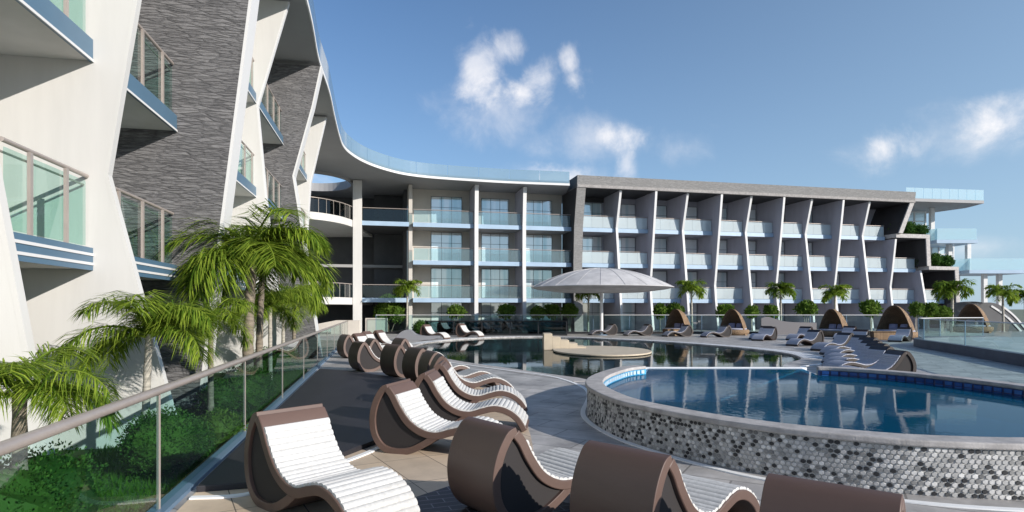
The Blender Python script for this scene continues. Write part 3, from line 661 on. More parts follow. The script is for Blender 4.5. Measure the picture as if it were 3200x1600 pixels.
# stone frame round the right hand bays
FR = MB(); FR.prism([(-1.55,13.42),(-1.50,12.5),(-.75,9.2),(-.55,6.0),(-.65,3),(-.9,-.2),(YB,-.2),(YB,13.42)], pl, pr, lambda u,v,t: (t,u,v)); FR.build('stone_frame', M['stone2'], FW)
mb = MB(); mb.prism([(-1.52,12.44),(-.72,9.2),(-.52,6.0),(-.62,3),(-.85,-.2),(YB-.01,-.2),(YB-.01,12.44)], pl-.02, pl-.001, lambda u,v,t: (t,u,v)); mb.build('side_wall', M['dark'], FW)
mb = MB(); mb.prism([(-1.62,13.45),(-1.50,12.62),(-1.40,12.49),(3.2,12.49),(3.2,13.45)], pl+.0, legT+.15, lambda u,v,t: (t,u,v)); mb.build('stone_beam', M['stone2'], FW)
mb = MB(); mb.prism([(-1.66,12.66),(-1.56,12.44),(-1.30,12.44),(-1.40,12.66)], pl+.01, legT+.14, lambda u,v,t: (t,u,v)); mb.build('beam_lip', M['coping'], FW)
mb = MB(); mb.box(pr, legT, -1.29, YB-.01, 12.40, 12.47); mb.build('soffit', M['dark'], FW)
def leg(xt, xb, zt, zb, wd, yf, dark):
    mb = MB(); mb.prism([(xt,zt),(xt-wd,zt),(xb-wd,zb),(xb,zb)], yf, YB, lambda u,v,t: (u,t,v)); mb.build('stone_leg', M['coping'], FW)
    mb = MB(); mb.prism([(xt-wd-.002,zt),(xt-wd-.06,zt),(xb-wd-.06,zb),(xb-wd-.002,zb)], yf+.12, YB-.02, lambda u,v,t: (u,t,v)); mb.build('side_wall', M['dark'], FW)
leg(legT+.15, legB+.25, 12.44, 9.4, .5, -1.45, 1)
leg(l2, l2+.15, 9.0, 6.25, .45, -1.2, 1); leg(l1, l1+.3, 5.9, -.2, .45, -1.2, 1)
mb = MB(); mb.box(legB-.3, l2, -1.22, YB-.03, 9.0, 9.38); mb.build('stone_beam', M['coping'], FW)
mb = MB(); mb.box(X0(2870), l1, -1.22, YB-.05, 5.9, 6.24); mb.build('stone_beam', M['coping'], FW)
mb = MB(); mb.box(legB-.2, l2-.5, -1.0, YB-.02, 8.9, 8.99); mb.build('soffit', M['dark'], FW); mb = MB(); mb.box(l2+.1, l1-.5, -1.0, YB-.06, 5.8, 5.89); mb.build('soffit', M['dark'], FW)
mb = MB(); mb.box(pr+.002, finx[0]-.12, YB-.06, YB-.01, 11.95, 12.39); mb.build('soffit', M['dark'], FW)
pe_ = [(12.40,1.15),(9.2,.25),(6.0,.70),(2.9,1.15),(-.2,1.55)]
po_ = [(12.40,1.45),(9.2,1.02),(6.0,.58),(4.2,.30),(2.9,.45),(-.2,.95)]
for i, x in enumerate(finx):
    pf = pe_ if i % 2 == 0 else po_; zt = 12.40
    if i == 9: pf = [(8.95,.95),(6.0,.58),(4.2,.3),(2.9,.45),(-.2,.95)]; zt = 8.95
    fin(FW, x, .2, pf, YB-.02, M['fin'], M['white2'], zt, -.2)
x10 = X0(2862); fin(FW, x10, .2, [(5.85,.55),(2.9,1.1),(-.2,1.5)], YB-.02, M['fin'], M['white2'], 5.85, -.2)
edges = [pr-.1]+finx
for z in FL:
    ed = edges + ([] if z > 9 else [l2-.35] if z > 6 else [x10, l1-.35])
    if z > 9: ed = edges[:-1]+[legB-.35]
    for i in range(len(ed)-1):
        a = ed[i]+.11; b = ed[i+1]-.11
        balcony(FW, a, b, z, 0, YB-.03, M['fin'], M['ltblue'], M['frost'], M['bronze'], npan=3, th=.36)
for z in [-.1]+FL:
    for i in range(len(edges)-1):
        if z > 9 and i == 9: continue
        a = edges[i]+.2+(.0 if i else .1); window(FW, a, a+2.86, YB-.004, z+.05, z+2.7, 3 if i == 0 else 2)
window(FW, finx[9]+.3, finx[9]+2.0, YB+.01, 6.1, 8.75, 2); window(FW, finx[9]+.3, finx[9]+2.0, YB+.01, 2.95, 5.6, 2)
# corner: column, dark recess, curved balcony
cx = X0(1117)
mb = MB(); mb.box(cx-.36,cx+.36,-.2,.5,-.3,12.45); mb.build('column', M['white'], FW, bevel=.02)
mb = MB(); mb.box(-30, xe-.31, 8.0, 8.3, -.3, 12.45); mb.box(xe-.6, xe-.31, YB+.3, 8.0, -.3, 12.45); mb.build('wall', M['darkgrey'], FW)
mb = MB(); mb.box(X0(1180)-.3, X0(1180)+2.6, 6.2, 7.99, -.3, 12.4); mb.build('core_wall', M['darkgrey'], FW)
mb = MB(); mb.box(-24, xe-.32, 5.6, 6.1, 5.75, 6.0); mb.build('floor_band', M['soffit'], FW)
for z in (9.2, 2.9): balcony(FW, cx+.37, xe-.31, z, 0, 7.9, M['darkgrey'], M['ltblue'] if z > 3 else M['ltblue'], M['glass'], M['bronze'], npan=3, th=.36)
mi = FW.matrix_world.copy(); mi = Matrix.Translation((0,52.4,0)) @ Matrix.Rotation(aF,4,'Z'); mi = mi.inverted()
tl = lambda x, y: (lambda q: (q.x,q.y))(mi @ Vector((x,y,0)))
arc = [(p[0],p[1]) for p in catmull([(-18.5,43.4,0),(-17,43.9,0),(-15.5,44.6,0),(-14.2,45.7,0),(-13.35,47.3,0),(-12.95,49.2,0),(-12.9,50.6,0)], 5)]
arcL = [tl(*p) for p in arc]
for z, gm in ((9.2,M['glass_dark']),(2.9,M['glass'])):
    mb = MB(); mb.slab([tl(-22,56.4)]+[tl(-22,43.4)]+arcL+[tl(-12.9,56.4)], [], z-.55, z); b = mb.build('curved_balcony', M['white'], FW)
    mb = ribbon([(x,y,0) for x,y in arcL], .05, .07, z+.04, z+1.0); mb.build('glass_panel', gm, b)
    mb = MB(); mb.tube([(x,y,z+1.1) for x,y in offs(arcL,-.06)], .035, 8); mb.build('handrail', M['bronze'], b, smooth=50)
    mb = MB()
    for x, y in offs(arcL,-.06)[::2]: mb.box(x-.02,x+.02,y-.02,y+.02,z,z+1.08)
    mb.build('baluster', M['bronze'], b)
# sweeping roof with round opening
edge = catmull([(-2.9,.5,0),(-4.6,9.2,0),(-5.9,15,0),(-7.2,21.5,0),(-8.2,25.7,0),(-8.9,29.5,0),(-9.75,33.3,0),(-10.5,36.8,0),(-10.95,39.3,0),(-11.0,41.2,0),(-10.7,43.3,0),(-10.0,45.3,0),(-8.75,47.3,0),(-7.2,48.5,0),(-5.2,49.35,0),(-2.6,50.15,0),(0,50.85,0),(4.9,51.75,0)], 6)
edge = [(p[0],p[1]) for p in edge]; eL = [tl(*p) for p in edge]
hole = [tl(-16.5+3.4*cos(a), 49.6+3.8*sin(a)) for a in [2*pi*k/48 for k in range(48)]]
mb = MB(); mb.slab([tl(-30,62),tl(-30,.5)]+eL+[tl(5.0,62)], [hole[::-1]], 12.5, 12.85); rf = mb.build('roof', M['soffit'], FW)
mb = ribbon([(x,y,0) for x,y in eL], -.0, -.05, 12.48, 12.66); mb.build('fascia_lip', M['white2'], rf)
mb = MB(); L = 0; gseg = [eL[0]]
pan = []; st_ = 0
cumE = [0]
for i in range(1,len(eL)): cumE.append(cumE[-1]+hypot(eL[i][0]-eL[i-1][0],eL[i][1]-eL[i-1][1]))
nP = int(cumE[-1]/2.6)
for k in range(nP):
    s0 = cumE[-1]*k/nP+.02; s1 = cumE[-1]*(k+1)/nP-.02; pp = [along(eL,cumE,s0+(s1-s0)*q/5)[0] for q in range(6)]
    r_ = ribbon([(p.x,p.y,0) for p in pp], -.002, -.03, 12.68, 13.66); mb.add(r_.v, r_.f)
mb.build('glass_parapet', M['glass_blue'], rf)
mb = ribbon([(x,y,0) for x,y in hole], .0, .18, 12.30, 12.99, True); mb.build('opening_ring', M['soffit'], rf)

# ------------------------------------------------------------------ glazed pavilion at the right end
PV = thing('glass_pavilion', 'white glazed stepped pavilion with cantilevered roof at the right end', 'building', (43,66,0))
pv = lambda x, y: (x-43, y-66)
mb = MB(); mb.slab([pv(39.6,61.2),pv(48.6,62.6),pv(48.9,65.5),pv(46.9,70),pv(39.6,74)], [], 12.85, 13.15); rf = mb.build('roof', M['soffit'], PV)
mb = MB()
for k in range(9):
    a = pv(39.7+.99*k,61.25+.153*k); b = pv(39.7+.99*(k+1)-.04,61.25+.153*(k+1)); mb.bar((a[0],a[1],13.7),(b[0],b[1],13.7),.02,1.06)
a = pv(48.62,62.7); b = pv(48.85,65.4); mb.bar((a[0],a[1],13.7),(b[0],b[1],13.7),.02,1.06); mb.build('glass_parapet', M['cyan'], rf)
def pane_wall(x0, x1, y, z0, z1, n, sp=None):
    fr = MB(); w = .12
    for k in range(n+1): c = x0+(x1-x0)*k/n; fr.box(c-w/2,c+w/2,y-.1,y+.1,z0,z1)
    fr.box(x0,x1,y-.09,y+.09,z1-.15,z1); fr.box(x0,x1,y-.09,y+.09,z0+(z1-z0)*.68-.05,z0+(z1-z0)*.68+.05); fr.box(x0,x1,y-.09,y+.09,z0,z0+.1)
    f = fr.build('window_frame', M['white2'], PV); g = MB(); g.box(x0,x1,y-.01,y+.01,z0+.05,z1-.05); g.build('pane', M['paleglass'], f)
pane_wall(-3.2,2.95,1.6,9.3,12.84,5); pane_wall(-3.2,2.9,1.4,6.1,9.15,5); pane_wall(2.95,6.2,1.8,6.1,9.0,4); pane_wall(-2,6.4,1.2,-.1,5.7,6)
for (x, y, z0, z1) in ((2.15,-.6,9.25,12.84),(-1.9,-.6,9.25,12.84),(3.6,-1.2,6,8.9),(5.9,-.8,6.0,8.9),(6.4,-2.4,-.2,5.7),(3.4,-2.4,-.2,5.7),(8.6,-1.6,-.2,5.7)):
    mb = MB(); mb.box(x-.2,x+.2,y-.2,y+.2,z0,z1); mb.build('column', M['white2'], PV)
for (x0, x1, y0, y1, z) in ((1.3,5.6,-2.6,1.9,9.2),(4.1,10.2,-3.4,1.9,6.0)):
    mb = MB(); mb.box(x0,x1,y0,y1,z-.35,z); b = mb.build('balcony', M['ltblue'], PV)
    mb = MB(); mb.box(x0+.1,x1-.1,y0+.08,y0+.1,z+.02,z+1.2); mb.box(x1-.12,x1-.1,y0+.12,y1,z+.02,z+1.2); mb.box(x0+.1,x0+.12,y0+.12,y1,z+.02,z+1.2); mb.build('glass_panel', M['cyan'], b)
for z in (9.2,6.0): mb = MB(); mb.box(-3.2,2.9,1.72,6.5,z-.3,z-.02); mb.build('floor_slab', M['white2'], PV)
# curved dark walls with white edges below the pavilion
def curved_wall(x0, x1, y, h, label):
    r = thing('curved_wall', label, 'wall', (x0,y,0)); w = x1-x0
    pr_ = [(0,h*.92),(w*.28,h),(w*.48,h*.93),(w*.66,h*.70),(w*.82,h*.42),(w,0)]
    pr_ = [(p[0],p[2]) for p in catmull([(a,0,b) for a,b in pr_], 5)]
    mb = MB(); mb.prism([(0,0)]+pr_[:-1]+[(w,0)], 0, .8, lambda u,v,t: (u,t,v)); mb.build('wall_body', M['darkgrey'], r)
    mb = MB(); q = pr_[12:]
    for i in range(len(q)-1): mb.bar((q[i][0],-.02,q[i][1]),(q[i+1][0],-.02,q[i+1][1]),.09,.16)
    mb.build('edge_trim', M['white2'], r)
curved_wall(39.2,45.2,54,2.65,'curved dark wall with white edge behind the rightmost daybed')
curved_wall(43.6,48.6,57.5,2.6,'curved dark wall at far right under a palm')
# cream ramp walls at the left corner
t = thing('low_wall', 'cream low wall with sloping top left of the white corner column', 'wall', (-13.2,45,0))
mb = MB(); mb.prism([(-4,0),(-4,.35),(.2,1.15),(1.9,1.15),(1.9,0)], 0, .35, lambda u,v,t: (u,t,v)); mb.build('wall_body', M['cream'], t)
t = thing('low_wall', 'short cream wall right of the white corner column', 'wall', (-11.9,49.3,0))
mb = MB(); mb.box(0,1.75,0,.3,0,1.25); mb.build('wall_body', M['cream'], t, bevel=.01)
t = thing('curved_screen', 'low grey screen with a sweeping top between second and third daybeds', 'screen', (19.4,47.3,0))
mb = MB(); tp = [(p[0],p[2]) for p in catmull([(0,0,1.25),(.5,0,1.38),(1.3,0,1.15),(2.2,0,.98),(4.3,0,.92)], 5)]
mb.prism([(0,0)]+tp+[(4.3,0)], 0, .12, lambda u,v,t: (u,t,v)); mb.build('panel', mat('grey screen', (.16,.15,.155), .5), t)
# sculpted bench by the pool corner
t = thing('curved_bench', 'low grey shell shaped bench at the far left pool end', 'bench', (-6.1,38.4,0))
mb = MB(); mb.prism([(p[0],p[2]) for p in catmull([(-1.9,0,.02),(-1.2,0,.75),(-.5,0,.95),(.1,0,.55),(.9,0,.40),(1.9,0,.42),(2.1,0,.26),(1.4,0,.10),(.2,0,.0)], 5)], -.45, .45, lambda u,v,t: (u,t,v)); mb.build('seat', mat('grey bench shell', (.22,.22,.235), .5), t, bevel=.03); t.scale = (.72,.72,.72)

# ------------------------------------------------------------------ canopy
t = thing('canopy', 'wide shallow grey domed canopy on a slim mast behind the pool', 'canopy', (6.9,46.2,0))
R = 5.35
top = [(R*k/14, 3.62+1.45*(1-(k/14)**2.0)**1.0) for k in range(14,-1,-1)]
prof = [(.02,3.22),(R*.6,3.26),(R*.90,3.46),(R*.999,3.585)]+top[0:]
mb = MB(); mb.lathe([(r,z) for r, z in prof], 56, (-.1,0)); mb.build('shell', M['canopy'], t, smooth=50)
for k in range(20):
    a = 2*pi*(k+.5)/20; mb = MB(); mb.tube([(-.1+r*cos(a), r*sin(a), z+.008) for r, z in top if r > .3], .011, 5); mb.build('rib', M['canopy'], t)
mb = MB(); mb.lathe([(.13,0),(.12,3.3)], 14, (-.1,0)); mb.build('mast', M['white2'], t, smooth=50)
mb = MB(); mb.lathe([(.45,0),(.45,.05),(.02,.06)], 20, (-.1,0)); mb.build('base_plate', M['steel'], t)

# ------------------------------------------------------------------ wicker daybeds
DG = 'wicker daybeds along the back of the terrace'
def make_daybed():
    r = thing('daybed', '', 'daybed', (0,0,0), 0, DG); n = 22; m = 14
    # hood: pointed shell opening towards -y
    mb = MB(); vs = []; fs = []
    for side, k in ((0,1.0),(1,.94)):
        for i in range(m+1):
            u = i/m                                   # 0 front rim .. 1 back
            for j in range(n+1):
                a = pi*j/n; q_ = u*pi/2; rr = 1-abs(cos(a))**2.15
                x = 1.12*k*cos(a); z = 2.0*(k if k == 1 else .955)*rr*cos(q_)**.75; y = -.30+1.35*k*rr**.6*sin(q_)
                vs.append((x,y,max(z,0.0)))
    q = (m+1)*(n+1)
    for i in range(m):
        for j in range(n):
            a = i*(n+1)+j; fs.append((a,a+1,a+n+2,a+n+1)); fs.append((q+a,q+a+n+1,q+a+n+2,q+a+1))
    for j in range(n): fs.append((j,q+j,q+j+1,j+1))
    mb.add(vs, fs); mb.build('hood', M['wicker'], r, smooth=60)
    mb = MB(); mb.lathe([(.02,.03),(.95,.0),(1.12,.12),(1.16,.34),(1.10,.42),(.02,.42)], 40, (0,.0), 1, .95); mb.build('base', M['wicker'], r, smooth=50)
    mb = MB(); mb.lathe([(.02,.42),(1.0,.421),(1.03,.47),(.98,.53),(.02,.55)], 36, (0,-.02), .97, .92); mb.build('mattress', M['mattress'], r, smooth=50)
    return r
def cushion_mesh():
    mb = MB(); n = 8; vs = []; fs = []
    for s in (-1,1):
        for i in range(n+1):
            for j in range(n+1):
                u = i/n*2-1; v = j/n*2-1; e = (1-u**4)*(1-v**4); vs.append((u*.25*(1-.06*abs(v)**3), s*.085*e**.6, v*.2*(1-.06*abs(u)**3)))
    q = (n+1)**2
    for s in (0,1):
        for i in range(n):
            for j in range(n): a = s*q+i*(n+1)+j; fs.append((a,a+1,a+n+2,a+n+1))
    mb.add(vs, fs); return mb
dproto = make_daybed(); cproto = None
beds = [(2118,46.3,-.95,'leftmost wicker daybed','leftmost'),(2292,46.5,-.85,'second wicker daybed from the left','second'),(2605,44.0,-1.1,'third wicker daybed from the left','third'),(2800,40.6,-1.0,'large wicker daybed beside the low dark wall','largest'),(3040,42.0,-1.1,'wicker daybed seen behind the right glass railing','rightmost')]
for i, (px, y, rz, lab, wd) in enumerate(beds):
    z = .36 if i == 4 else 0.0; s = 1.12 if i == 3 else 1.0; x = (px-1600)/F*y; lab2 = lab+' with domed hood and lilac cushions'
    if i == 0: d = dproto; d.location = (x,y,z); d.rotation_euler = (0,0,rz); d['label'] = lab2
    else: d = dup(dproto, (x,y,z), rz, lab2, DG, s)
    for k, (cxx, tl_) in enumerate(((-.30,.25),(.28,-.2))):
        o = cushion_mesh().build('cushion', M['cushion'], None, smooth=60) if cproto is None else cproto.copy()
        if cproto is None: cproto = o
        else: COL.objects.link(o)
        p = Matrix.Rotation(rz,4,'Z') @ Vector((cxx*s,.30*s,0)); o.location = (x+p.x,y+p.y,z+.71*s); o.rotation_euler = (-.3,0,rz+tl_)
        tag(o, '%s cushion on the %s' % (('left lilac','right lilac')[k], lab), 'cushion', 'cushions on the daybeds')
t = thing('wicker_table', 'square wicker table before the leftmost daybed', 'table', (11.95,45.3,0), .3)
mb = MB(); mb.box(-.6,.6,-.35,.35,.0,.46); mb.build('table_body', M['wicker'], t, bevel=.03)
mb = MB(); mb.box(-.64,.64,-.39,.39,.463,.50); mb.build('table_top', M['wicker'], t, bevel=.012)
t = thing('wicker_table', 'square wicker table left of the large daybed by the dark wall', 'table', (24.1,39.4,0), -.2)
mb = MB(); mb.box(-.75,.75,-.4,.4,.0,.50); mb.build('table_body', M['wicker'], t, bevel=.03)
mb = MB(); mb.box(-.79,.79,-.44,.44,.503,.54); mb.build('table_top', M['wicker'], t, bevel=.012)

# ------------------------------------------------------------------ vegetation
def crown_mesh(seed, nf, fl, nl, lw=.0135, ll=.40, droop=.82, up=1.0, name='crown', m='frond'):
    rnd = random.Random(seed); mb = MB()
    for k in range(nf):
        az = 2*pi*k/nf*2.618+rnd.uniform(-.25,.25); el = radians(rnd.uniform(8,74))*up; L = fl*rnd.uniform(.75,1.1); segs = 16
        p = Vector((0,0,rnd.uniform(-.06,.04)*fl)); pts = [p.copy()]; dirs = []; e = el
        for s in range(segs):
            d = Vector((cos(az)*cos(e),sin(az)*cos(e),sin(e))); dirs.append(d); p = p+d*(L/segs); pts.append(p.copy()); e -= droop*(.07+.115*s/segs)*rnd.uniform(.85,1.15)*1.25; az += rnd.uniform(-.03,.03)
        mb.tube(pts, [.016*fl*(1-.8*i/segs)+.002 for i in range(len(pts))], 5)
        for s in range(nl):
            t = .10+.90*(s+rnd.random()*.5)/nl; f = t*segs; i = min(int(f),segs-1); c = pts[i].lerp(pts[i+1], f-i); d = dirs[i]
            side = d.cross(Vector((0,0,1)));
            if side.length < .05: side = Vector((-sin(az),cos(az),0))
            side.normalize(); upv = side.cross(d)
            lf = ll*fl*(.45+.75*sin(pi*min(1,t*.88+.10)))*rnd.uniform(.8,1.15)
            for sg in (-1,1):
                ld = (side*sg*rnd.uniform(.6,.95)+d*rnd.uniform(.35,.65)+upv*rnd.uniform(-.15,.35)-Vector((0,0,rnd.uniform(.0,.42)))).normalized()
                w = lw*fl*rnd.uniform(.7,1.2); wv = ld.cross(Vector((rnd.uniform(-.4,.4),rnd.uniform(-.4,.4),1))).normalized()*w
                m1 = c+ld*lf*.5; m2 = c+(ld-Vector((0,0,.26))).normalized()*lf*rnd.uniform(.85,1.05)
                mb.add([c-wv*.3,c+wv*.3,m1+wv*.5,m2,m1-wv*.5],[(0,1,2,4),(4,2,3)])
    return mb
def trunk_mesh(h, r0, r1, lean, seed=0):
    rnd = random.Random(seed); n = max(8,int(h*7)); mb = MB(); pts = []; rs = []
    for i in range(n+1):
        t = i/n; pts.append((lean[0]*t*t, lean[1]*t*t, -.15+(h+.15)*t)); rs.append((r0+(r1-r0)*t**.7)*(1+(.10 if i % 2 else -.04))*(1.25-.25*min(1,t*6)))
    mb.tube(pts, rs, 12); return mb
def palm_mesh(seed, nf, fl, nl, **kw): return crown_mesh(seed, nf, fl, nl, **kw)
def palm(x, y, h, fl, label, seed, nf=20, nl=44, r=.07, lean=(0,0), z=-.12, tm='trunk', cm='frond', **kw):
    t = thing('palm_tree', label, 'palm', (x,y,z)); trunk_mesh(h-z, r, r*.7, lean, seed).build('trunk', M[tm], t, smooth=60)
    c = crown_mesh(seed, nf, fl, nl, **kw).build('crown', M[cm], t); c.location = (lean[0],lean[1],h-z); return t
garden = [
 (-4.05,5.0,1.30,.82,'palm at the left edge, mostly hidden below the railing, beside the white fin',11,15,90,.07,(.0,.0)),
 (-5.75,5.9,1.65,.62,'palm cut off by the left edge, only frond tips in view',12,10,70,.06,(0,0)),
 (-4.95,8.2,1.66,1.12,'small palm before the dark stone fin, its trunk crossing the handrail',13,16,95,.06,(.06,0)),
 (-5.55,11.2,1.78,.95,'small palm between the big palm and the front garden palm',14,14,80,.06,(0,0)),
 (-5.75,13.2,3.2,1.95,'tallest garden palm with a wide drooping crown in front of the stone fins',15,20,110,.13,(.12,0)),
 (-6.5,15.6,3.05,1.75,'palm overlapped by the tallest garden palm at its right',16,16,100,.10,(.1,0)),
 (-7.0,17.6,2.05,1.35,'garden palm with pale thin trunk right of the tallest palm',17,14,80,.07,(0,0)),
 (-7.6,20.2,2.15,1.45,'garden palm, second from the white corner column',18,14,80,.07,(0,0)),
 (-8.1,22.6,2.35,1.45,'garden palm nearest the white corner column',19,14,80,.08,(0,0)),
]
for g in garden: palm(*g[:4], g[4], g[5], g[6], g[7], g[8], g[9], tm='trunk2' if g[5] in (17,18,13) else 'trunk')
FG = 'palms behind the far glass screen'
def far_palm_proto(seed, cm): 
    t = thing('palm_tree', '', 'palm', (0,0,0), 0, FG); trunk_mesh(2.6,.09,.07,(.05,0),seed).build('trunk', M['trunk2'], t, smooth=60)
    c = crown_mesh(seed, 18, 1.35, 26, lw=.05, ll=.45).build('crown', M[cm], t); c.location = (.05,0,2.6); return t
fp = [far_palm_proto(31,'frond'), far_palm_proto(32,'frond2')]
used = set()
farp = [(1272,902,48.0,1.0,'palm in front of the beige end wall, left of all balconies'),(1838,918,49.6,.95,'palm under the left half of the domed canopy'),(2162,905,49.8,1.1,'palm right of the domed canopy above the leftmost daybed'),(2440,908,50.5,1.1,'palm midway along the bays between second and third daybeds'),(2608,918,51.0,1.1,'palm directly above the third daybed hood'),(2975,905,51.5,1.35,'bushy palm at the end of the stepped stone frames'),(3135,918,52.0,1.15,'palm at the far right before the curved dark wall'),(3205,930,54.0,1.2,'palm cropped by the right edge')]
for i, (px, py, y, s, lab) in enumerate(farp):
    h = 2+(965-py)*y/F; x = (px-1600)/F*y; k = i % 2; pz = fp[k]; sz = (s,s,h/2.6)
    if k not in used: used.add(k); o = pz; o.location = (x,y,0); o['label'] = lab; o.scale = sz
    else: o = dup(pz, (x,y,0), i*1.3, lab, FG, sz)
    for ch in o.children:
        if ch.name.startswith('crown'): ch.scale = (1,1,s/sz[2])
def bush_mesh(seed, lobes, nleaf, ls, core=True):
    rnd = random.Random(seed); mb = MB()
    for _ in range(nleaf):
        cx_, cy_, cz_, rx, ry, rz_ = rnd.choices(lobes, [l[3]*l[4] for l in lobes])[0]
        v = Vector((rnd.gauss(0,1),rnd.gauss(0,1),rnd.gauss(0,1))).normalized(); k = rnd.random()**.30*rnd.uniform(.86,1.05); p = Vector((cx_+v.x*rx*k,cy_+v.y*ry*k,cz_+v.z*rz_*k))
        if p.z < 0: continue
        d = (v+Vector((rnd.uniform(-1,1),rnd.uniform(-1,1),rnd.uniform(-.3,1)))).normalized(); s = d.cross(Vector((rnd.uniform(-1,1),rnd.uniform(-1,1),rnd.uniform(-1,1)))).normalized(); L = ls*rnd.uniform(.6,1.3)
        mb.add([p-s*L*.1, p+d*L*.5-s*L*.3, p+d*L, p+d*L*.5+s*L*.3],[(0,1,2,3)])
    for cx_, cy_, cz_, rx, ry, rz_ in lobes:             # twiggy inner mass that keeps the bush from being see-through
        if not core: break
        vs = []; fs = []; nu, nv = 12, 8
        for i in range(nv+1):
            for j in range(nu):
                th_ = pi*i/nv; ph = 2*pi*j/nu; k = .78*rnd.uniform(.85,1.1) if 0 < i < nv else .78
                vs.append((cx_+rx*k*sin(th_)*cos(ph), cy_+ry*k*sin(th_)*sin(ph), max(.0, cz_+rz_*k*cos(th_))))
        for i in range(nv):
            for j in range(nu): j2 = (j+1) % nu; fs.append((i*nu+j,i*nu+j2,(i+1)*nu+j2,(i+1)*nu+j))
        mb.add(vs, fs)
    return mb
def bush(name, label, x, y, z, lobes, n, ls, m='leaf', seed=1, cat='shrub', group=None, stems=True):
    t = thing(name, label, cat, (x,y,z), 0, group); bush_mesh(seed, lobes, n, ls).build('foliage', M[m], t)
    mb = MB()
    for l in lobes: mb.tube([(l[0]*.3,l[1]*.3,-.02),(l[0]*.8,l[1]*.8,l[2]*.6),(l[0],l[1],l[2])], [.03,.02,.012], 6)
    mb.build('stem', M['trunk'], t); return t
bush('hedge', 'long clipped dark hedge lying along the bottom left glass', -3.75,4.2,-.12,[(-.3,-1.2,.3,.6,.7,.6),(-.35,-.4,.35,.6,.7,.62),(-.4,.5,.4,.62,.7,.60),(-.45,1.2,.35,.55,.6,.6),(-.9,.2,.35,.6,.9,.6)],30000,.034,seed=3,cat='hedge')
bush('shrub', 'large round dark shrub behind the second glass panel', -4.40,7.7,-.12,[(0,0,.42,.46,.5,.46),(.02,.45,.32,.36,.4,.38),(-.3,.2,.36,.36,.4,.40)],19000,.032,seed=4)
bush('shrub', 'large round shrub behind the third glass panel from the front', -5.45,12.4,-.12,[(0,0,.45,.52,.6,.50),(-.1,.8,.4,.45,.5,.45),(-.2,-.7,.35,.4,.45,.4)],16000,.040,seed=5)
bush('shrub', 'small loose light shrub on the lawn between the two round shrubs', -4.55,9.4,-.12,[(0,0,.25,.3,.3,.33),(.1,.3,.2,.2,.25,.25)],2500,.045,'leaf2',seed=6)
bush('shrub', 'dark shrub under the garden palms left of the railing end', -7.6,18.6,-.12,[(0,0,.4,.6,1.0,.55),(.1,1.4,.4,.5,.8,.5)],6000,.06,seed=8)
rnd = random.Random(5); mb = MB()
for _ in range(15000):
    y = 3.0+19*rnd.random()**1.4; x = RAILX(y)-.12-rnd.random()*1.9; h = rnd.uniform(.04,.11); w = .006+.0006*y; dx = rnd.uniform(-.04,.04); dy = rnd.uniform(-.04,.04)
    mb.add([(x-w,y,-.121),(x+w,y,-.121),(x+dx,y+dy,-.12+h)],[(0,1,2)])
tag(mb.build('grass', M['blade']), 'short green grass along the foot of the glass railing', 'grass', kind='stuff')
SG = 'low shrubs behind the far glass screen'
sh = [(1425,972,.9,'round shrub before the first balcony bay, right of the beige end wall'),(1580,974,1.0,'round shrub before the second balcony bay'),(1682,976,.9,'left one of three shrubs beside the stone pier'),(1728,974,.8,'middle one of three shrubs beside the stone pier'),(1780,970,.9,'shrub standing in front of the dark stone pier'),(2062,972,.8,'shrub left of the leftmost daybed hood'),(2108,968,.9,'taller shrub just behind the leftmost daybed hood'),(2262,974,.9,'shrub behind the second daybed hood'),(2350,974,.9,'spiky low shrub right of the second daybed'),(2412,976,.8,'low shrub under the midway palm'),(2520,962,1.0,'shrub left of the third daybed hood'),(2722,964,1.1,'shrub above the close packed loungers'),(2862,966,.8,'clipped shrub just left of the large daybed peak'),(2898,970,.8,'feathery shrub right of the large daybed peak'),(2945,976,1.0,'low shrub left of the curved dark walls')]
bl = [bush_mesh(41,[(0,0,1.75,.62,.6,.48),(.4,.1,1.6,.45,.5,.4),(-.4,0,1.6,.45,.5,.4)],900,.20), bush_mesh(42,[(0,0,1.7,.7,.6,.55),(.5,0,1.85,.4,.5,.42)],900,.22)]
bo = []
for i, (px, py, s, lab) in enumerate(sh):
    y = 49.9+.0006*(px-1300); x = (px-1600)/F*y; h = 2+(965-py)*y/F; k = i % 2
    t = thing('shrub', lab, 'shrub', (x,y,0), i*.9, SG)
    if len(bo) < 2:
        f = bl[k].build('foliage', M['leaf2'], t); stm = MB()
        for q in range(3): stm.tube([(.08*q-.08,.03*q,0),(.2*q-.2,0,1.6)], [.035,.02], 6)
        g = stm.build('stem', M['trunk2'], t); bo.append((f,g))
    else:
        for src in bo[k]: c = src.copy(); COL.objects.link(c); c.parent = t
    t.scale = (s,s,h/1.72)
pb = [((2835,745),'planter_shrub','round dark bushes on the top stone ledge at the frame end',9.4,[(-1.3,0,.5,.8,.7,.7),(0,0,.6,.9,.7,.75),(1.2,0,.45,.75,.7,.6)]),((2918,840),'planter_shrub','round dark bushes on the middle stone ledge of the stepped end',6.26,[(-1.3,0,.5,.75,.7,.7),(0,0,.65,.8,.7,.75),(1.1,0,.5,.75,.7,.65)])]
for i, ((px,py),nm,lab,z,lb) in enumerate(pb):
    p = Matrix.Rotation(aF,4,'Z') @ Vector((X0(px)-.2,-.3,0)); bush(nm, lab, p.x, p.y+52.4, z, lb, 3500, .17, seed=50+i)
for i, (px, y, s, lab) in enumerate([(1317,47.4,.75,'dark round shrub behind the left part of the terrace'),(1442,47.9,.5,'small dark shrub among the white terrace loungers')]):
    bush('shrub', lab, (px-1600)/F*y, y, 0, [(0,0,.55*s*1.4,.9*s,.8*s,.75*s)], 1500, .12, seed=60+i)
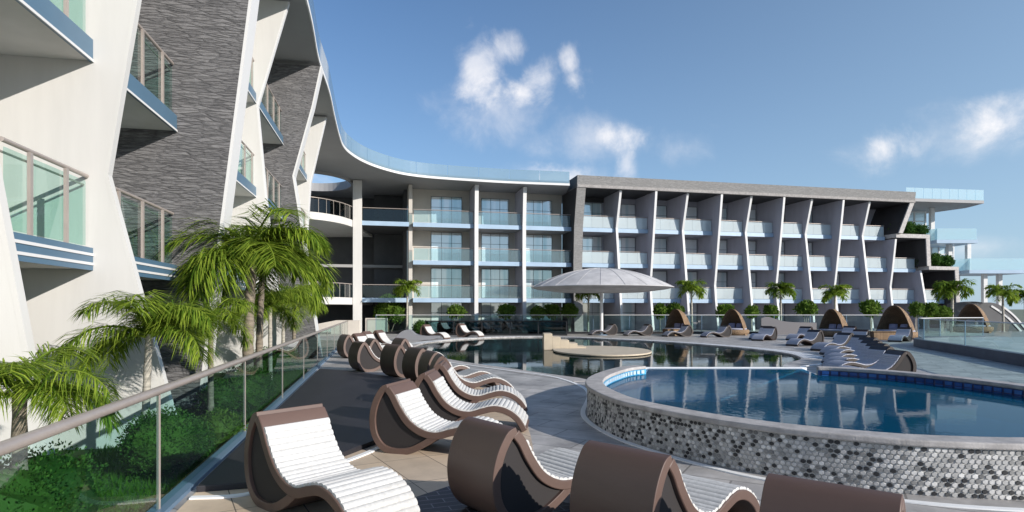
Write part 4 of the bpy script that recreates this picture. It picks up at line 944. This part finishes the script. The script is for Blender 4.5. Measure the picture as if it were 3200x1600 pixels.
bush('tree', 'leafy green tree in the dark corner behind the glass screen', -10.4,51.2,0,[(0,0,2.2,.9,.7,1.0),(.7,0,1.6,.7,.6,.8),(-.6,0,1.5,.7,.6,.9)],3000,.18,'leaf2',seed=70,cat='tree')

# ------------------------------------------------------------------ sky, sun, camera
w = bpy.data.worlds.new('World'); S.world = w; w.use_nodes = True; nt = w.node_tree; bg = nt.nodes['Background']
sky = nt.nodes.new('ShaderNodeTexSky'); sky.sky_type = 'NISHITA'; sky.sun_disc = False
el = math.asin(SUN.z); sky.sun_elevation = el; sky.sun_rotation = atan2(SUN.x, SUN.y); sky.altitude = 0; sky.air_density = 1.0; sky.dust_density = .35; sky.ozone_density = 5.0
lnk = nt.links.new
tc = N(nt,'ShaderNodeTexCoord'); sx = N(nt,'ShaderNodeSeparateXYZ'); lnk(tc.outputs['Generated'], sx.inputs[0])
def mth(op, a, b=None, c=None):
    n = N(nt,'ShaderNodeMath', operation=op)
    for i, q in enumerate((a,b,c)):
        if q is None: continue
        if isinstance(q,(int,float)): n.inputs[i].default_value = q
        else: lnk(q, n.inputs[i])
    return n.outputs[0]
# azimuth and elevation of the direction looked at
az = mth('ARCTAN2', sx.outputs['X'], sx.outputs['Y']); hz = mth('POWER', mth('ADD', mth('MULTIPLY', sx.outputs['X'], sx.outputs['X']), mth('MULTIPLY', sx.outputs['Y'], sx.outputs['Y'])), .5)
ev = mth('ARCTAN2', sx.outputs['Z'], hz)
cm = N(nt,'ShaderNodeCombineXYZ'); lnk(az, cm.inputs[0]); lnk(ev, cm.inputs[1])
nz = N(nt,'ShaderNodeTexNoise'); nz.inputs['Scale'].default_value = 11; nz.inputs['Detail'].default_value = 12; nz.inputs['Roughness'].default_value = .62; nz.inputs['Distortion'].default_value = .25; lnk(cm.outputs[0], nz.inputs['Vector'])
def blob(px, py, rx, ry, k):
    a = atan2(px-1600, F); e = atan2(965-py, hypot(F, px-1600)); s = F
    dx = mth('MULTIPLY', mth('SUBTRACT', az, a), s/rx); dy = mth('MULTIPLY', mth('SUBTRACT', ev, e), s/ry)
    d = mth('POWER', mth('ADD', mth('MULTIPLY',dx,dx), mth('MULTIPLY',dy,dy)), .5)
    return mth('MULTIPLY', mth('SUBTRACT', 1, d), k)
def cover(blobs, lo, hi, amp=1.6):
    mx = None
    for b in blobs: v = blob(*b); mx = v if mx is None else mth('MAXIMUM', mx, v)
    t_ = mth('ADD', mth('MAXIMUM', mx, -1.2), mth('MULTIPLY', mth('SUBTRACT', nz.outputs['Fac'], .5), amp))
    mr = N(nt,'ShaderNodeMapRange', interpolation_type='SMOOTHSTEP'); mr.inputs[1].default_value = lo; mr.inputs[2].default_value = hi; lnk(t_, mr.inputs[0]); return mr.outputs[0]
thick = cover([(1500,205,95,105,1),(1580,160,75,55,.9),(1490,290,70,60,.7),(1690,250,75,80,.9),(1640,295,70,45,.8),(1780,190,40,60,.8),(1790,250,50,50,.6),(1720,555,110,50,1),(1960,530,50,60,.9),(2775,450,50,40,.25),(3150,370,95,55,.70),(3270,330,150,80,.85),(1960,425,80,45,.6),(900,560,160,70,.8)], -.06, .95, 2.2)
thin = cover([(1560,350,230,130,.8),(1850,440,280,90,.75),(2130,460,130,60,.5),(1720,560,260,70,.6),(3140,400,260,100,.55),(2740,470,130,70,.4),(3060,770,200,40,.6)], .0, 1.1)
cov = mth('MINIMUM', mth('ADD', mth('MULTIPLY', thick, .66), mth('MULTIPLY', thin, .46)), .86)
cl = N(nt,'ShaderNodeMixRGB'); CLOUD = cl
lnk(cov, cl.inputs[0])
# thin haze that pales the sky towards the horizon and towards the right
hzf = mth('MULTIPLY', mth('POWER', mth('SUBTRACT', 1, mth('MINIMUM', mth('ABSOLUTE', mth('MULTIPLY', ev, 1.25)), 1)), 3.0), .55)
hzr = mth('MULTIPLY', mth('POWER', mth('MAXIMUM', mth('SUBTRACT', 1, mth('ABSOLUTE', mth('MULTIPLY', mth('SUBTRACT', az, 1.05), .75))), 0), 1.5), .42)
hm = N(nt,'ShaderNodeMixRGB'); lnk(mth('MINIMUM', mth('ADD', hzf, hzr), .85), hm.inputs[0]); lnk(sky.outputs[0], hm.inputs[1]); hm.inputs[2].default_value = (3.1,4.3,5.4,1); lnk(hm.outputs[0], cl.inputs[1])
shade = N(nt,'ShaderNodeValToRGB'); shade.color_ramp.elements[0].color = (5.4,5.7,6.4,1); shade.color_ramp.elements[1].color = (7.4,7.2,7.2,1); shade.color_ramp.elements[0].position = .3; shade.color_ramp.elements[1].position = .62
lnk(nz.outputs['Fac'], shade.inputs[0]); lnk(shade.outputs[0], cl.inputs[2])
lnk(cl.outputs[0], bg.inputs[0]); bg.inputs[1].default_value = .13

sl = bpy.data.lights.new('sun','SUN'); sl.energy = 5.0; sl.angle = radians(.5); sl.color = (1,.945,.87); so = bpy.data.objects.new('sun', sl); COL.objects.link(so); so.rotation_euler = (-SUN).to_track_quat('-Z','Y').to_euler(); so.location = (30,-25,25)
cd = bpy.data.cameras.new('camera'); co = bpy.data.objects.new('camera', cd); COL.objects.link(co); S.camera = co
co.location = (0,0,H_EYE); co.rotation_euler = (pi/2,0,0); cd.sensor_width = 36; cd.lens = 36*F/3200; cd.shift_y = (HZ-800)/3200; cd.clip_end = 8000; cd.clip_start = .05
S.view_settings.view_transform = 'Standard'; S.view_settings.look = 'None'; S.view_settings.exposure = .2; S.view_settings.gamma = 1
S.cycles.max_bounces = 10; S.cycles.transparent_max_bounces = 24
